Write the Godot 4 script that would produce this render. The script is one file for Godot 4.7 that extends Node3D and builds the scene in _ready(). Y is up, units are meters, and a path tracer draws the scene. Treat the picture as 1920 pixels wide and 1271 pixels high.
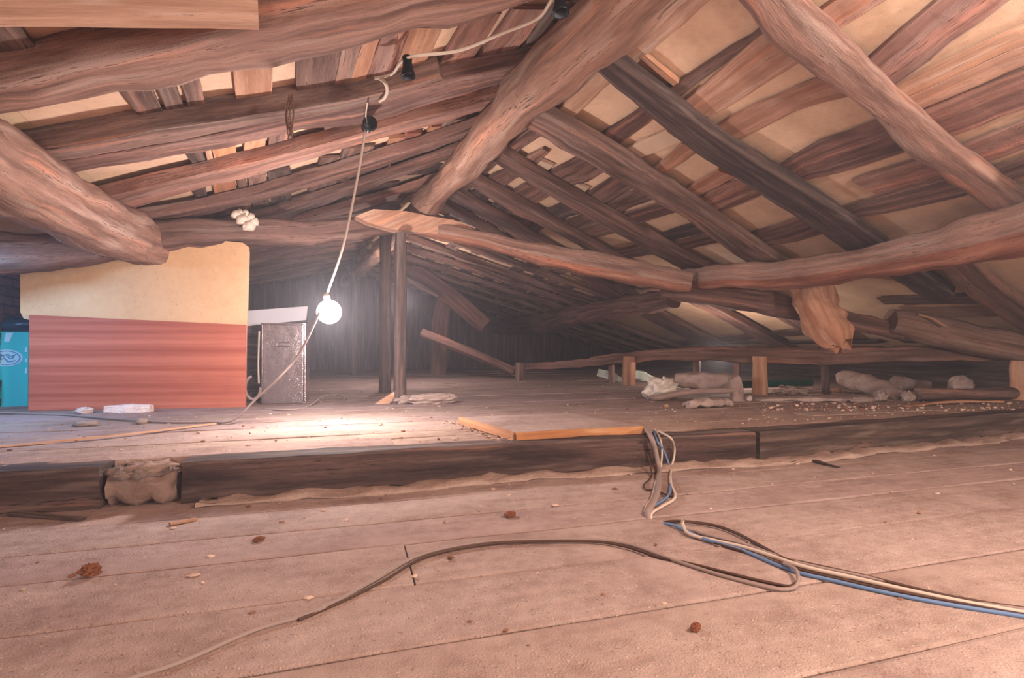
extends Node3D
# A low attic: hewn ridge log and purlins under rafters, battens and tan roof sheets, a dusty plank floor with a step, a bare bulb.
# World: y up, the ridge runs along -Z, the slopes fall away to +X and -X. The eye is 0.67 m above the lower floor.

const EYE := Vector3(0, 0.67, 0)
const FOCAL := 1000.0
const STEP := 0.17          # height of the raised floor
const RX := 1.28            # the ridge line
const RY := 2.2
const RH := 0.085           # depth of a rafter
const BT := 0.022           # thickness of a batten
const BULB := Vector3(0.303, 0.893, -3.60)
const UNSEEN_WINDOW_AT := Vector3(-2.12, 1.39, -4.4)  # unseen source of blue light at the left
const REAR := [Vector3(3.2, 0.7, 2.6), Vector3(-0.6, 0.7, 2.5), Vector3(1.75, 1.70, -0.1)]  # two added fill lamps behind the viewer, then the unseen overhead one
const HIDDEN := [Vector3(5.17, 0.55, -5.16), Vector3(1.48, 1.28, -7.0)]  # added fill lamps that brighten the far roof

var cam_basis := Basis.from_euler(Vector3(deg_to_rad(0.83), deg_to_rad(-23.75), 0))
var M := {}
var noise := FastNoiseLite.new()
var rng := RandomNumberGenerator.new()
var used := {}
var right_roof: Node3D
var left_roof: Node3D
var PR: Array
var PL: Array
var FLOOR := [Vector3.ZERO, Vector3.UP]
var DECK := [Vector3(0, STEP, 0), Vector3.UP]


func _ready() -> void:
	# ---- camera, sky, lights, exposure
	var cam := Camera3D.new()
	cam.name = "camera"
	cam.fov = rad_to_deg(2.0 * atan(635.5 / FOCAL))
	cam.near = 0.05
	cam.far = 100.0
	cam.transform = Transform3D(cam_basis, EYE)
	add_child(cam)
	cam.current = true
	var env := Environment.new()
	env.background_mode = Environment.BG_COLOR
	env.background_color = Color(0.02, 0.02, 0.025)
	env.tonemap_mode = Environment.TONE_MAPPER_LINEAR
	env.tonemap_exposure = 1.0
	env.sdfgi_enabled = true
	env.ssao_enabled = true
	env.ssil_enabled = true
	env.volumetric_fog_enabled = true
	env.volumetric_fog_density = 0.014
	env.volumetric_fog_albedo = Color(0.97, 0.93, 0.97)
	env.volumetric_fog_anisotropy = 0.4
	var we := WorldEnvironment.new()
	we.name = "environment"
	we.environment = env
	add_child(we)
	# the bulb in view, two added fill lamps behind, one unseen lamp overhead
	lamp("bulb_light", BULB, Color(1.0, 0.97, 0.96), 3.3, 0.07)
	lamp("rear_fill_light", REAR[0], Color(1.0, 0.97, 0.94), 10.5, 0.2)
	lamp("rear_fill_light", REAR[1], Color(1.0, 0.97, 0.94), 7.0, 0.2)
	lamp("unseen_overhead_light", REAR[2], Color(1.0, 0.965, 0.93), 3.8, 0.06)
	# two added fill lamps, hidden behind the low eaves beam and nearer post
	lamp("eaves_fill_light", HIDDEN[0], Color(1.0, 0.95, 0.90), 1.2, 0.03)
	lamp("back_fill_light", HIDDEN[1], Color(1.0, 0.95, 0.94), 1.9, 0.03)
	# unseen blue source, out of view at left, lights floor, bricks and carton
	var side_light := AreaLight3D.new()
	side_light.name = "skylight_light"
	side_light.area_size = Vector2(0.42, 0.62)
	side_light.light_color = Color(0.56, 0.78, 1.0)
	side_light.light_energy = 4.2
	side_light.area_range = 30.0
	side_light.area_attenuation = 2.0
	side_light.shadow_enabled = true
	side_light.transform = Transform3D(Basis.from_euler(Vector3(-PI / 2, 0, 0)).rotated(Vector3(0, 0, 1), 0.235), UNSEEN_WINDOW_AT + Vector3(0.012, -0.05, 0))
	add_child(side_light)


	noise.noise_type = FastNoiseLite.TYPE_SIMPLEX_SMOOTH
	noise.frequency = 1.0
	noise.fractal_octaves = 3
	noise.seed = 11
	rng.seed = 4711
	PR = [Vector3(RX, RY, 0), Vector3(0.26, 1, 0).normalized()]
	PL = [Vector3(RX, RY, 0), Vector3(-0.24, 1, 0).normalized()]
	materials()
	setting()
	timbers()
	right_slope()
	left_slope()
	far_roof()
	props_left()
	props_right()
	cables()
	litter()


func lamp(called: String, at: Vector3, c: Color, e: float, size: float) -> void:
	var l := OmniLight3D.new()
	l.name = called
	l.position = at
	l.light_color = c
	l.light_energy = e
	l.light_size = size
	l.omni_range = 30.0
	l.omni_attenuation = 2.0
	l.shadow_enabled = true
	add_child(l, true)


# ------------------------------------------------------------------ surveying: where a sight line meets a real plane
func ray(x: float, y: float) -> Vector3:
	return cam_basis * Vector3((x - 960.0) / FOCAL, (635.5 - y) / FOCAL, -1.0)


func on(x: float, y: float, plane: Array, off := 0.0) -> Vector3:
	var r := ray(x, y)
	var n: Vector3 = plane[1]
	var p: Vector3 = plane[0] + n * off
	return EYE + r * ((p - EYE).dot(n) / r.dot(n))


func deep(x: float, y: float, d: float) -> Vector3:
	return EYE + ray(x, y) * d


func depth(p: Vector3) -> float:
	return (p - EYE).dot(-cam_basis.z)


func upright(a: Vector3, b: Vector3) -> Array:
	return [a, (b - a).cross(Vector3.UP).normalized()]


func at_z(z: float) -> Array:
	return [Vector3(0, 0, z), Vector3(0, 0, 1)]


func at_x(x: float) -> Array:
	return [Vector3(x, 0, 0), Vector3(1, 0, 0)]


# ------------------------------------------------------------------ nodes
func numbered(called: String) -> String:
	var n: int = used.get(called, 0)
	used[called] = n + 1
	return called if n == 0 else "%s_%03d" % [called, n]


func tag(o: Node3D, label: String, category: String, group := "") -> Node3D:
	o.set_meta("label", label)
	o.set_meta("category", category)
	if group:
		o.set_meta("group", group)
	return o


func empty(called: String, at := Vector3.ZERO) -> Node3D:
	var o := Node3D.new()
	o.name = numbered(called)
	o.position = at
	add_child(o)
	return o


func setting_node(called: String) -> Node3D:
	var o := empty(called)
	o.set_meta("kind", "structure")
	return o


func begin() -> SurfaceTool:
	var st := SurfaceTool.new()
	st.begin(Mesh.PRIMITIVE_TRIANGLES)
	return st


func put(st: SurfaceTool, called: String, m: Material, parent: Node3D = null) -> MeshInstance3D:
	st.generate_normals()
	st.index()
	var o := MeshInstance3D.new()
	o.mesh = st.commit()
	o.material_override = m
	if parent == null:
		o.name = numbered(called)
		add_child(o)
	else:
		o.name = called
		parent.add_child(o, true)
	return o


# ------------------------------------------------------------------ meshing
func tri(st: SurfaceTool, a: Vector3, b: Vector3, c: Vector3, ua: Vector2, ub: Vector2, uc: Vector2, out: Vector3) -> void:
	var flip := (b - a).cross(c - a).dot(out) > 0.0
	st.set_uv(ua)
	st.add_vertex(a)
	if flip:
		st.set_uv(uc)
		st.add_vertex(c)
		st.set_uv(ub)
		st.add_vertex(b)
	else:
		st.set_uv(ub)
		st.add_vertex(b)
		st.set_uv(uc)
		st.add_vertex(c)


func profile(kind: String) -> PackedVector2Array:
	var p := PackedVector2Array()
	if kind == "square":
		for q in [[-0.94, -1], [0.94, -1], [1, -0.86], [1, 0.86], [0.94, 1], [-0.94, 1], [-1, 0.86], [-1, -0.86]]:
			p.append(Vector2(q[0], q[1]))
		return p
	var n := 18
	var e := 2.0 / (2.0 if kind == "round" else 3.6)
	for j in n:
		var a := TAU * (j + 0.5) / n
		p.append(Vector2(signf(cos(a)) * absf(cos(a)) ** e, signf(sin(a)) * absf(sin(a)) ** e))
	return p


func resample(pts: Array, step: float) -> Array:
	var out := []
	for i in pts.size() - 1:
		var a: Array = pts[i]
		var b: Array = pts[i + 1]
		var z: Array = pts[maxi(i - 1, 0)]
		var y: Array = pts[mini(i + 2, pts.size() - 1)]
		var pa: Vector3 = a[0]
		var pb: Vector3 = b[0]
		var k := maxi(1, roundi(pa.distance_to(pb) / step))
		for j in k:
			var t := float(j) / k
			out.append([pa.cubic_interpolate(pb, z[0], y[0], t), lerpf(a[1], b[1], t), lerpf(a[2], b[2], t)])
	out.append(pts[-1])
	return out


# Sweeps a profile along stations [centre, half width, half height].
func sweep(st: SurfaceTool, pts: Array, up: Vector3, o := {}) -> void:
	var kind: String = o.get("prof", "square")
	var prof := profile(kind)
	var n := prof.size()
	var rough: float = o.get("rough", 0.004)
	var freq: float = o.get("freq", 4.0)
	var jag: float = o.get("jag", 0.0)
	var tint: Color = o.get("tint", Color.WHITE)
	var faces: Array = o.get("faces", [])     # tints of bottom, far side, top, near side
	var shift := Vector3(rng.randf() * 50, rng.randf() * 50, rng.randf() * 50)
	var uo := Vector2(rng.randf() * 7, rng.randf() * 5)
	var R := resample(pts, o.get("step", 0.12))
	var m := R.size()
	var rings := []
	var centres := PackedVector3Array()
	var run := PackedFloat32Array()
	var sum := 0.0
	st.set_smooth_group(-1 if kind == "square" else 0)
	for i in m:
		var c: Vector3 = R[i][0]
		var t: Vector3 = (R[mini(i + 1, m - 1)][0] - R[maxi(i - 1, 0)][0]).normalized()
		var side := t.cross(up).normalized()
		var u := side.cross(t).normalized()
		if i > 0:
			sum += c.distance_to(R[i - 1][0])
		run.append(sum)
		centres.append(c)
		var ring := PackedVector3Array()
		for j in n:
			var q := prof[j]
			var dir: Vector3 = side * q.x + u * q.y
			var p: Vector3 = c + side * q.x * R[i][1] + u * q.y * R[i][2]
			var d := noise.get_noise_3dv((p + shift) * freq) * rough
			p += dir.normalized() * d
			if jag > 0.0 and (i == 0 or i == m - 1):
				p += t * noise.get_noise_3dv((p + shift) * 30.0) * jag
			ring.append(p)
		rings.append(ring)
	var around := PackedFloat32Array([0.0])
	for j in n:
		var a := Vector2(prof[j].x * R[m / 2][1], prof[j].y * R[m / 2][2])
		var b := Vector2(prof[(j + 1) % n].x * R[m / 2][1], prof[(j + 1) % n].y * R[m / 2][2])
		around.append(around[j] + a.distance_to(b))
	for j in n:
		var k := (j + 1) % n
		var mid := (prof[j] + prof[k]) * 0.5
		var col := tint
		if faces:
			var low: float = o.get("low", -0.6)
			var f := 0 if mid.y < low else (2 if mid.y > 0.85 else (1 if mid.x > 0 else 3))
			col = tint * (faces[f] as Color)
		st.set_color(col)
		for i in m - 1:
			var a: Vector3 = rings[i][j]
			var b: Vector3 = rings[i][k]
			var c: Vector3 = rings[i + 1][k]
			var d: Vector3 = rings[i + 1][j]
			var out := (a + b + c + d) * 0.25 - (centres[i] + centres[i + 1]) * 0.5
			var ua := Vector2(run[i], around[j]) + uo
			var ub := Vector2(run[i], around[j + 1]) + uo
			var uc := Vector2(run[i + 1], around[j + 1]) + uo
			var ud := Vector2(run[i + 1], around[j]) + uo
			tri(st, a, b, c, ua, ub, uc, out)
			tri(st, a, c, d, ua, uc, ud, out)
	st.set_color(tint)
	st.set_smooth_group(-1)
	for e in [0, m - 1]:
		var inward: Vector3 = R[1][0] - R[0][0] if e == 0 else R[m - 2][0] - R[m - 1][0]
		for j in n:
			var k := (j + 1) % n
			tri(st, centres[e], rings[e][j], rings[e][k], uo, uo + prof[j] * 0.08, uo + prof[k] * 0.08, -inward)


# A flat outline with real thickness, laid out from the front outline backwards along n.
func prism(st: SurfaceTool, pts: Array, n: Vector3, thick: float, tint := Color.WHITE, uo := Vector2.ZERO) -> void:
	var ax: Vector3 = ((pts[1] as Vector3) - (pts[0] as Vector3)).normalized()
	var ay := n.cross(ax).normalized()
	var flat := PackedVector2Array()
	for p: Vector3 in pts:
		flat.append(Vector2((p - pts[0]).dot(ax), (p - pts[0]).dot(ay)))
	var idx := Geometry2D.triangulate_polygon(flat)
	st.set_smooth_group(-1)
	st.set_color(tint)
	for s in [0, 1]:
		var off: Vector3 = -n * thick * float(s)
		for i in range(0, idx.size(), 3):
			tri(st, pts[idx[i]] + off, pts[idx[i + 1]] + off, pts[idx[i + 2]] + off, flat[idx[i]] + uo, flat[idx[i + 1]] + uo, flat[idx[i + 2]] + uo, n if s == 0 else -n)
	var mid := Vector3.ZERO
	for p: Vector3 in pts:
		mid += p / pts.size()
	var clock := Geometry2D.is_polygon_clockwise(flat)
	for i in pts.size():
		var a: Vector3 = pts[i]
		var b: Vector3 = pts[(i + 1) % pts.size()]
		var out := (b - a).cross(n) * (-1.0 if clock else 1.0)
		var w := a.distance_to(b)
		tri(st, a, b, b - n * thick, uo, uo + Vector2(w, 0), uo + Vector2(w, thick), out)
		tri(st, a, b - n * thick, a - n * thick, uo, uo + Vector2(w, thick), uo + Vector2(0, thick), out)


func box(st: SurfaceTool, c: Vector3, x: Vector3, y: Vector3, z: Vector3, tint := Color.WHITE, rough := 0.0) -> void:
	# half axes x, y, z with chamfered long edges, swept along x
	sweep(st, [[c - x, z.length(), y.length()], [c + x, z.length(), y.length()]], y.normalized(), {"rough": rough, "tint": tint, "step": 0.2})


func lump(st: SurfaceTool, c: Vector3, r: Vector3, bump := 0.3, turn := 0.0, tint := Color.WHITE, fr := 1.6, rings := 10, segs := 16, hard := false) -> void:
	var b := Basis(Vector3.UP, turn)
	var shift := Vector3(rng.randf() * 90, rng.randf() * 90, rng.randf() * 90)
	var g := []
	for i in rings + 1:
		var row := PackedVector3Array()
		var v := PI * i / rings
		for j in segs:
			var h := TAU * j / segs
			var d := Vector3(sin(v) * cos(h), cos(v), sin(v) * sin(h))
			var k := 1.0 + bump * noise.get_noise_3dv(d * fr + shift)
			var p := d * k
			p.y = maxf(p.y, -0.75)
			row.append(c + b * (p * r))
		g.append(row)
	st.set_smooth_group(-1 if hard else 0)
	st.set_color(tint)
	for i in rings:
		for j in segs:
			var k := (j + 1) % segs
			var out: Vector3 = (g[i][j] + g[i + 1][k]) * 0.5 - c
			var ua := Vector2(float(j) / segs, float(i) / rings)
			var ud := Vector2(float(j + 1) / segs, float(i + 1) / rings)
			if i > 0:
				tri(st, g[i][j], g[i][k], g[i + 1][k], ua, Vector2(ud.x, ua.y), ud, out)
			if i < rings - 1:
				tri(st, g[i][j], g[i + 1][k], g[i + 1][j], ua, ud, Vector2(ua.x, ud.y), out)


func tube(st: SurfaceTool, pts: Array, r: float, tint := Color.WHITE, n := 8) -> void:
	var cv := Curve3D.new()
	for i in pts.size():
		var t: Vector3 = ((pts[mini(i + 1, pts.size() - 1)] as Vector3) - (pts[maxi(i - 1, 0)] as Vector3)) / 6.0
		cv.add_point(pts[i], -t, t)
	cv.bake_interval = maxf(0.012, r * 2.0)
	var line := cv.get_baked_points()
	var up := Vector3(0.13, 0.9, 0.31).normalized()
	var prev := PackedVector3Array()
	var run := 0.0
	st.set_smooth_group(0)
	st.set_color(tint)
	for i in line.size():
		var t := (line[mini(i + 1, line.size() - 1)] - line[maxi(i - 1, 0)]).normalized()
		var s := t.cross(up).normalized()
		up = s.cross(t).normalized()
		var ring := PackedVector3Array()
		for j in n:
			var a := TAU * j / n
			ring.append(line[i] + (s * cos(a) + up * sin(a)) * r)
		if i > 0:
			var step := line[i].distance_to(line[i - 1])
			for j in n:
				var k := (j + 1) % n
				var out := (ring[j] + prev[k]) * 0.5 - (line[i] + line[i - 1]) * 0.5
				tri(st, prev[j], prev[k], ring[k], Vector2(run, j * 0.1), Vector2(run, j * 0.1 + 0.1), Vector2(run + step, j * 0.1 + 0.1), out)
				tri(st, prev[j], ring[k], ring[j], Vector2(run, j * 0.1), Vector2(run + step, j * 0.1 + 0.1), Vector2(run + step, j * 0.1), out)
			run += step
		prev = ring


func lathe(st: SurfaceTool, at: Vector3, axis: Vector3, prof: Array, n := 20, tint := Color.WHITE) -> void:
	# prof: [radius, distance along the axis]
	var s := axis.cross(Vector3(0.3, 0.1, 0.9)).normalized()
	var u := s.cross(axis).normalized()
	st.set_smooth_group(0)
	st.set_color(tint)
	for i in prof.size() - 1:
		var pa: Array = prof[i]
		var pb: Array = prof[i + 1]
		var run := Vector2(pb[0] - pa[0], pb[1] - pa[1])
		for j in n:
			var d0 := s * cos(TAU * j / n) + u * sin(TAU * j / n)
			var d1 := s * cos(TAU * (j + 1) / n) + u * sin(TAU * (j + 1) / n)
			var out := (d0 + d1) * run.y - axis * run.x * 2.0
			var a: Vector3 = at + d0 * pa[0] + axis * pa[1]
			var b: Vector3 = at + d1 * pa[0] + axis * pa[1]
			var c: Vector3 = at + d1 * pb[0] + axis * pb[1]
			var d: Vector3 = at + d0 * pb[0] + axis * pb[1]
			var w := Vector2(float(j) / n, float(i) / prof.size())
			if pa[0] > 0.0:
				tri(st, a, b, c, w, w, w, out)
			if pb[0] > 0.0:
				tri(st, a, c, d, w, w, w, out)


# ------------------------------------------------------------------ materials
func grey(sd: int, w: int, h: int, f: float, W: int, H: int, oct := 3) -> PackedByteArray:
	var fn := FastNoiseLite.new()
	fn.noise_type = FastNoiseLite.TYPE_SIMPLEX_SMOOTH
	fn.seed = sd
	fn.frequency = f
	fn.fractal_octaves = oct
	var im := fn.get_seamless_image(w, h, false, false, 0.15, true)
	im.convert(Image.FORMAT_L8)
	if w != W or h != H:
		im.resize(W, H, Image.INTERPOLATE_CUBIC)
	return im.get_data()


func picture(data: PackedByteArray, w: int, h: int, f: int) -> ImageTexture:
	var im := Image.create_from_data(w, h, false, f, data)
	im.generate_mipmaps()
	return ImageTexture.create_from_image(im)


# Grain along u. c: dark grain, light grain, split/heart wood, dust.
func wood(sd: int, c: Array, patch: float, dust: float, crack := 1.0) -> Array:
	var W := 1024
	var H := 512
	var g0 := grey(sd + 5, 24, 128, 0.05, W, H, 4)
	var g1 := grey(sd, 40, 512, 0.045, W, H, 4)
	var g2 := grey(sd + 1, 72, 512, 0.26, W, H, 3)
	var pa := grey(sd + 2, 24, 160, 0.035, W, H, 4)
	var du := grey(sd + 3, 56, 256, 0.03, W, H, 5)
	var fine := grey(sd + 4, W, H, 0.3, W, H, 2)
	var alb := PackedByteArray()
	var hgt := PackedByteArray()
	alb.resize(W * H * 3)
	hgt.resize(W * H)
	var d: Color = c[0]
	var l: Color = c[1]
	var s: Color = c[2]
	var u: Color = c[3]
	for i in W * H:
		var a := g1[i] / 255.0
		var b := g2[i] / 255.0
		var f := fine[i] / 255.0
		var k := clampf((g0[i] / 255.0 - 0.5) * 1.1 + (a - 0.5) * 0.34 + (b - 0.5) * 0.55 + (f - 0.5) * 0.22 + 0.5, 0.0, 1.0)
		var q := smoothstep(patch, patch + 0.22, pa[i] / 255.0 * 0.85 + a * 0.2) * 0.6
		var v := smoothstep(dust, dust + 0.35, du[i] / 255.0 * 0.85 + f * 0.2) * 0.65
		var sh := 0.85 + 0.3 * k
		var r := lerpf(lerpf(lerpf(d.r, l.r, k), s.r * sh, q), u.r * (0.92 + 0.16 * f), v)
		var g := lerpf(lerpf(lerpf(d.g, l.g, k), s.g * sh, q), u.g * (0.92 + 0.16 * f), v)
		var e := lerpf(lerpf(lerpf(d.b, l.b, k), s.b * sh, q), u.b * (0.92 + 0.16 * f), v)
		var ck := 1.0 - crack * (1.0 - smoothstep(0.0, 0.03, absf(a - 0.5))) * smoothstep(0.60, 0.70, g0[i] / 255.0 * 0.7 + du[i] / 255.0 * 0.35) * 0.6
		alb[i * 3] = clampi(int(r * ck * 255.0), 0, 255)
		alb[i * 3 + 1] = clampi(int(g * ck * 255.0), 0, 255)
		alb[i * 3 + 2] = clampi(int(e * ck * 255.0), 0, 255)
		hgt[i] = clampi(int((0.2 + a * 0.3 + b * 0.25 + f * 0.12 + q * 0.05) * ck * 255.0), 0, 255)
	return [picture(alb, W, H, Image.FORMAT_RGB8), picture(hgt, W, H, Image.FORMAT_L8)]


func dusty(sd: int, c: Array, streak: float) -> Array:
	# trodden dust: base, light, dark, specks
	var W := 1024
	var H := 1024
	var lo := grey(sd, 128, 128, 0.03, W, H, 5)
	var me := grey(sd + 1, 512, 512, 0.05, W, H, 4)
	var hi := grey(sd + 2, W, H, 0.3, W, H, 2)
	var gr := grey(sd + 3, 48, 512, 0.05, W, H, 3)
	var sp := grey(sd + 4, W, H, 0.12, W, H, 1)
	var alb := PackedByteArray()
	var hgt := PackedByteArray()
	alb.resize(W * H * 3)
	hgt.resize(W * H)
	var b: Color = c[0]
	var l: Color = c[1]
	var d: Color = c[2]
	var s: Color = c[3]
	for i in W * H:
		var k := lo[i] / 255.0 * 0.55 + me[i] / 255.0 * 0.35 + (gr[i] / 255.0 - 0.5) * streak + (hi[i] / 255.0 - 0.5) * 0.22 + 0.05
		var t := clampf((k - 0.5) * 2.6, -1.0, 1.0)
		var o := l if t > 0 else d
		var w := absf(t)
		var q := smoothstep(0.86, 0.93, sp[i] / 255.0) * 0.6
		var p := smoothstep(0.88, 0.94, 1.0 - sp[i] / 255.0) * 0.5
		alb[i * 3] = clampi(int(lerpf(lerpf(lerpf(b.r, o.r, w), s.r, q), d.r * 0.7, p) * 255.0), 0, 255)
		alb[i * 3 + 1] = clampi(int(lerpf(lerpf(lerpf(b.g, o.g, w), s.g, q), d.g * 0.6, p) * 255.0), 0, 255)
		alb[i * 3 + 2] = clampi(int(lerpf(lerpf(lerpf(b.b, o.b, w), s.b, q), d.b * 0.55, p) * 255.0), 0, 255)
		hgt[i] = clampi(int((me[i] / 255.0 * 0.45 + hi[i] / 255.0 * 0.3 + q * 0.35 + gr[i] / 255.0 * streak) * 255.0), 0, 255)
	return [picture(alb, W, H, Image.FORMAT_RGB8), picture(hgt, W, H, Image.FORMAT_L8)]


func mat(called: String, tex: Array, scale: Vector2, bump: float, roughness := 0.85, tint := Color.WHITE) -> StandardMaterial3D:
	var m := StandardMaterial3D.new()
	m.resource_name = called
	m.albedo_color = tint
	m.roughness = roughness
	m.metallic_specular = 0.3
	m.vertex_color_use_as_albedo = true
	if tex:
		m.albedo_texture = tex[0]
		m.uv1_scale = Vector3(scale.x, scale.y, 1)
		if bump > 0.0:
			m.heightmap_enabled = true
			m.heightmap_texture = tex[1]
			m.heightmap_scale = bump
	M[called] = m
	return m


func plain(called: String, c: Color, roughness := 0.8, metal := 0.0) -> StandardMaterial3D:
	var m := mat(called, [], Vector2.ONE, 0.0, roughness, c)
	m.metallic = metal
	return m


func materials() -> void:
	var old := wood(100, [Color(0.31, 0.225, 0.195), Color(0.60, 0.47, 0.42), Color(0.66, 0.445, 0.36), Color(0.60, 0.52, 0.48)], 0.66, 0.50)
	var dark := wood(200, [Color(0.20, 0.155, 0.145), Color(0.42, 0.335, 0.305), Color(0.46, 0.325, 0.275), Color(0.50, 0.43, 0.40)], 0.70, 0.55)
	var fresh := wood(300, [Color(0.60, 0.43, 0.33), Color(0.80, 0.63, 0.53), Color(0.80, 0.56, 0.41), Color(0.78, 0.68, 0.62)], 0.66, 0.60, 0.5)
	var log_ := wood(400, [Color(0.39, 0.28, 0.24), Color(0.68, 0.52, 0.455), Color(0.72, 0.475, 0.375), Color(0.68, 0.58, 0.53)], 0.64, 0.50)
	var dust := dusty(500, [Color(0.675, 0.58, 0.54), Color(0.745, 0.655, 0.61), Color(0.57, 0.47, 0.43), Color(0.83, 0.76, 0.70)], 0.25)
	mat("old_wood", old, Vector2(0.6, 1.7), 0.45, 0.85, Color(0.93, 0.92, 0.92))
	mat("dark_wood", dark, Vector2(0.6, 1.7), 0.45)
	mat("fresh_wood", fresh, Vector2(0.6, 1.7), 0.3)
	mat("log_wood", log_, Vector2(0.5, 1.3), 0.5)
	mat("dust", dust, Vector2(0.55, 0.55), 0.8, 0.95, Color(0.93, 0.92, 0.92))
	mat("dust_fine", dust, Vector2(1.3, 1.3), 0.6, 0.95)
	var sheet := dusty(600, [Color(0.82, 0.675, 0.56), Color(0.86, 0.72, 0.605), Color(0.76, 0.615, 0.505), Color(0.87, 0.73, 0.615)], 0.05)
	mat("sheet", sheet, Vector2(0.8, 0.8), 0.05, 0.8)
	var veneer := wood(700, [Color(0.59, 0.29, 0.22), Color(0.73, 0.42, 0.335), Color(0.68, 0.33, 0.23), Color(0.78, 0.48, 0.41)], 0.72, 0.95, 0.0)
	mat("veneer", veneer, Vector2(0.16, 2.0), 0.0, 0.45)
	var cream := dusty(800, [Color(0.81, 0.635, 0.475), Color(0.835, 0.665, 0.505), Color(0.775, 0.595, 0.44), Color(0.78, 0.61, 0.46)], 0.1)
	mat("cream_board", cream, Vector2(0.5, 0.5), 0.0, 0.55)
	mat("brick", dust, Vector2(1.7, 1.7), 1.0, 0.9, Color(0.62, 0.52, 0.56))
	mat("stone", dust, Vector2(2, 2), 0.6, 0.9, Color(1.3, 1.35, 1.4))
	mat("cloth", dust, Vector2(2.0, 2.0), 0.5, 0.95, Color(0.92, 0.9, 0.9))
	var tin := mat("tin", dust, Vector2(0.35, 0.35), 0.35, 0.2, Color(0.95, 1.0, 1.08))
	tin.metallic = 0.8
	plain("plastic_white", Color(0.80, 0.74, 0.69), 0.5)
	plain("white_paint", Color(0.72, 0.69, 0.71), 0.7)
	plain("rubber_black", Color(0.07, 0.07, 0.08), 0.35)
	plain("socket_inside", Color(0.28, 0.28, 0.30), 0.4)
	plain("cable_white", Color(0.74, 0.66, 0.60), 0.55)
	plain("cable_grey", Color(0.55, 0.47, 0.44), 0.6)
	plain("cable_brown", Color(0.30, 0.21, 0.17), 0.6)
	plain("cable_blue", Color(0.38, 0.47, 0.60), 0.5)
	plain("blue_carton", Color(0.20, 0.72, 0.72), 0.5)
	plain("print_white", Color(0.70, 0.82, 0.86), 0.6)
	plain("print_blue", Color(0.30, 0.55, 0.68), 0.6)
	plain("teal_bag", Color(0.06, 0.20, 0.26), 0.25)
	plain("leaf", Color(0.45, 0.27, 0.19), 0.9)
	plain("foam", Color(0.80, 0.72, 0.65), 0.9)
	plain("crumb", Color(0.76, 0.66, 0.60), 0.9)
	plain("mortar_black", Color(0.10, 0.08, 0.08), 0.95)
	plain("web", Color(0.52, 0.38, 0.33), 0.9)
	var dl := plain("unseen_window_glow", Color(0.7, 0.8, 0.9), 0.3)  # glow of the unseen window, out of view
	dl.emission_enabled = true
	dl.emission = Color(0.55, 0.76, 1.0)
	dl.emission_energy_multiplier = 0.8
	plain("lime_wash", Color(0.80, 0.71, 0.63), 0.9)
	var b := plain("bulb_glow", Color(1, 1, 1), 0.3)
	b.emission_enabled = true
	b.emission = Color(1.0, 0.97, 0.92)
	b.emission_energy_multiplier = 3.0


func jit(v := 0.18) -> Color:
	var k := 1.0 + rng.randf_range(-v, v)
	return Color(k, k * rng.randf_range(0.96, 1.02), k * rng.randf_range(0.93, 1.03))


# ------------------------------------------------------------------ the setting
func curb_z(x: float) -> float:
	return -2.63 + 0.10 * x


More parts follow.
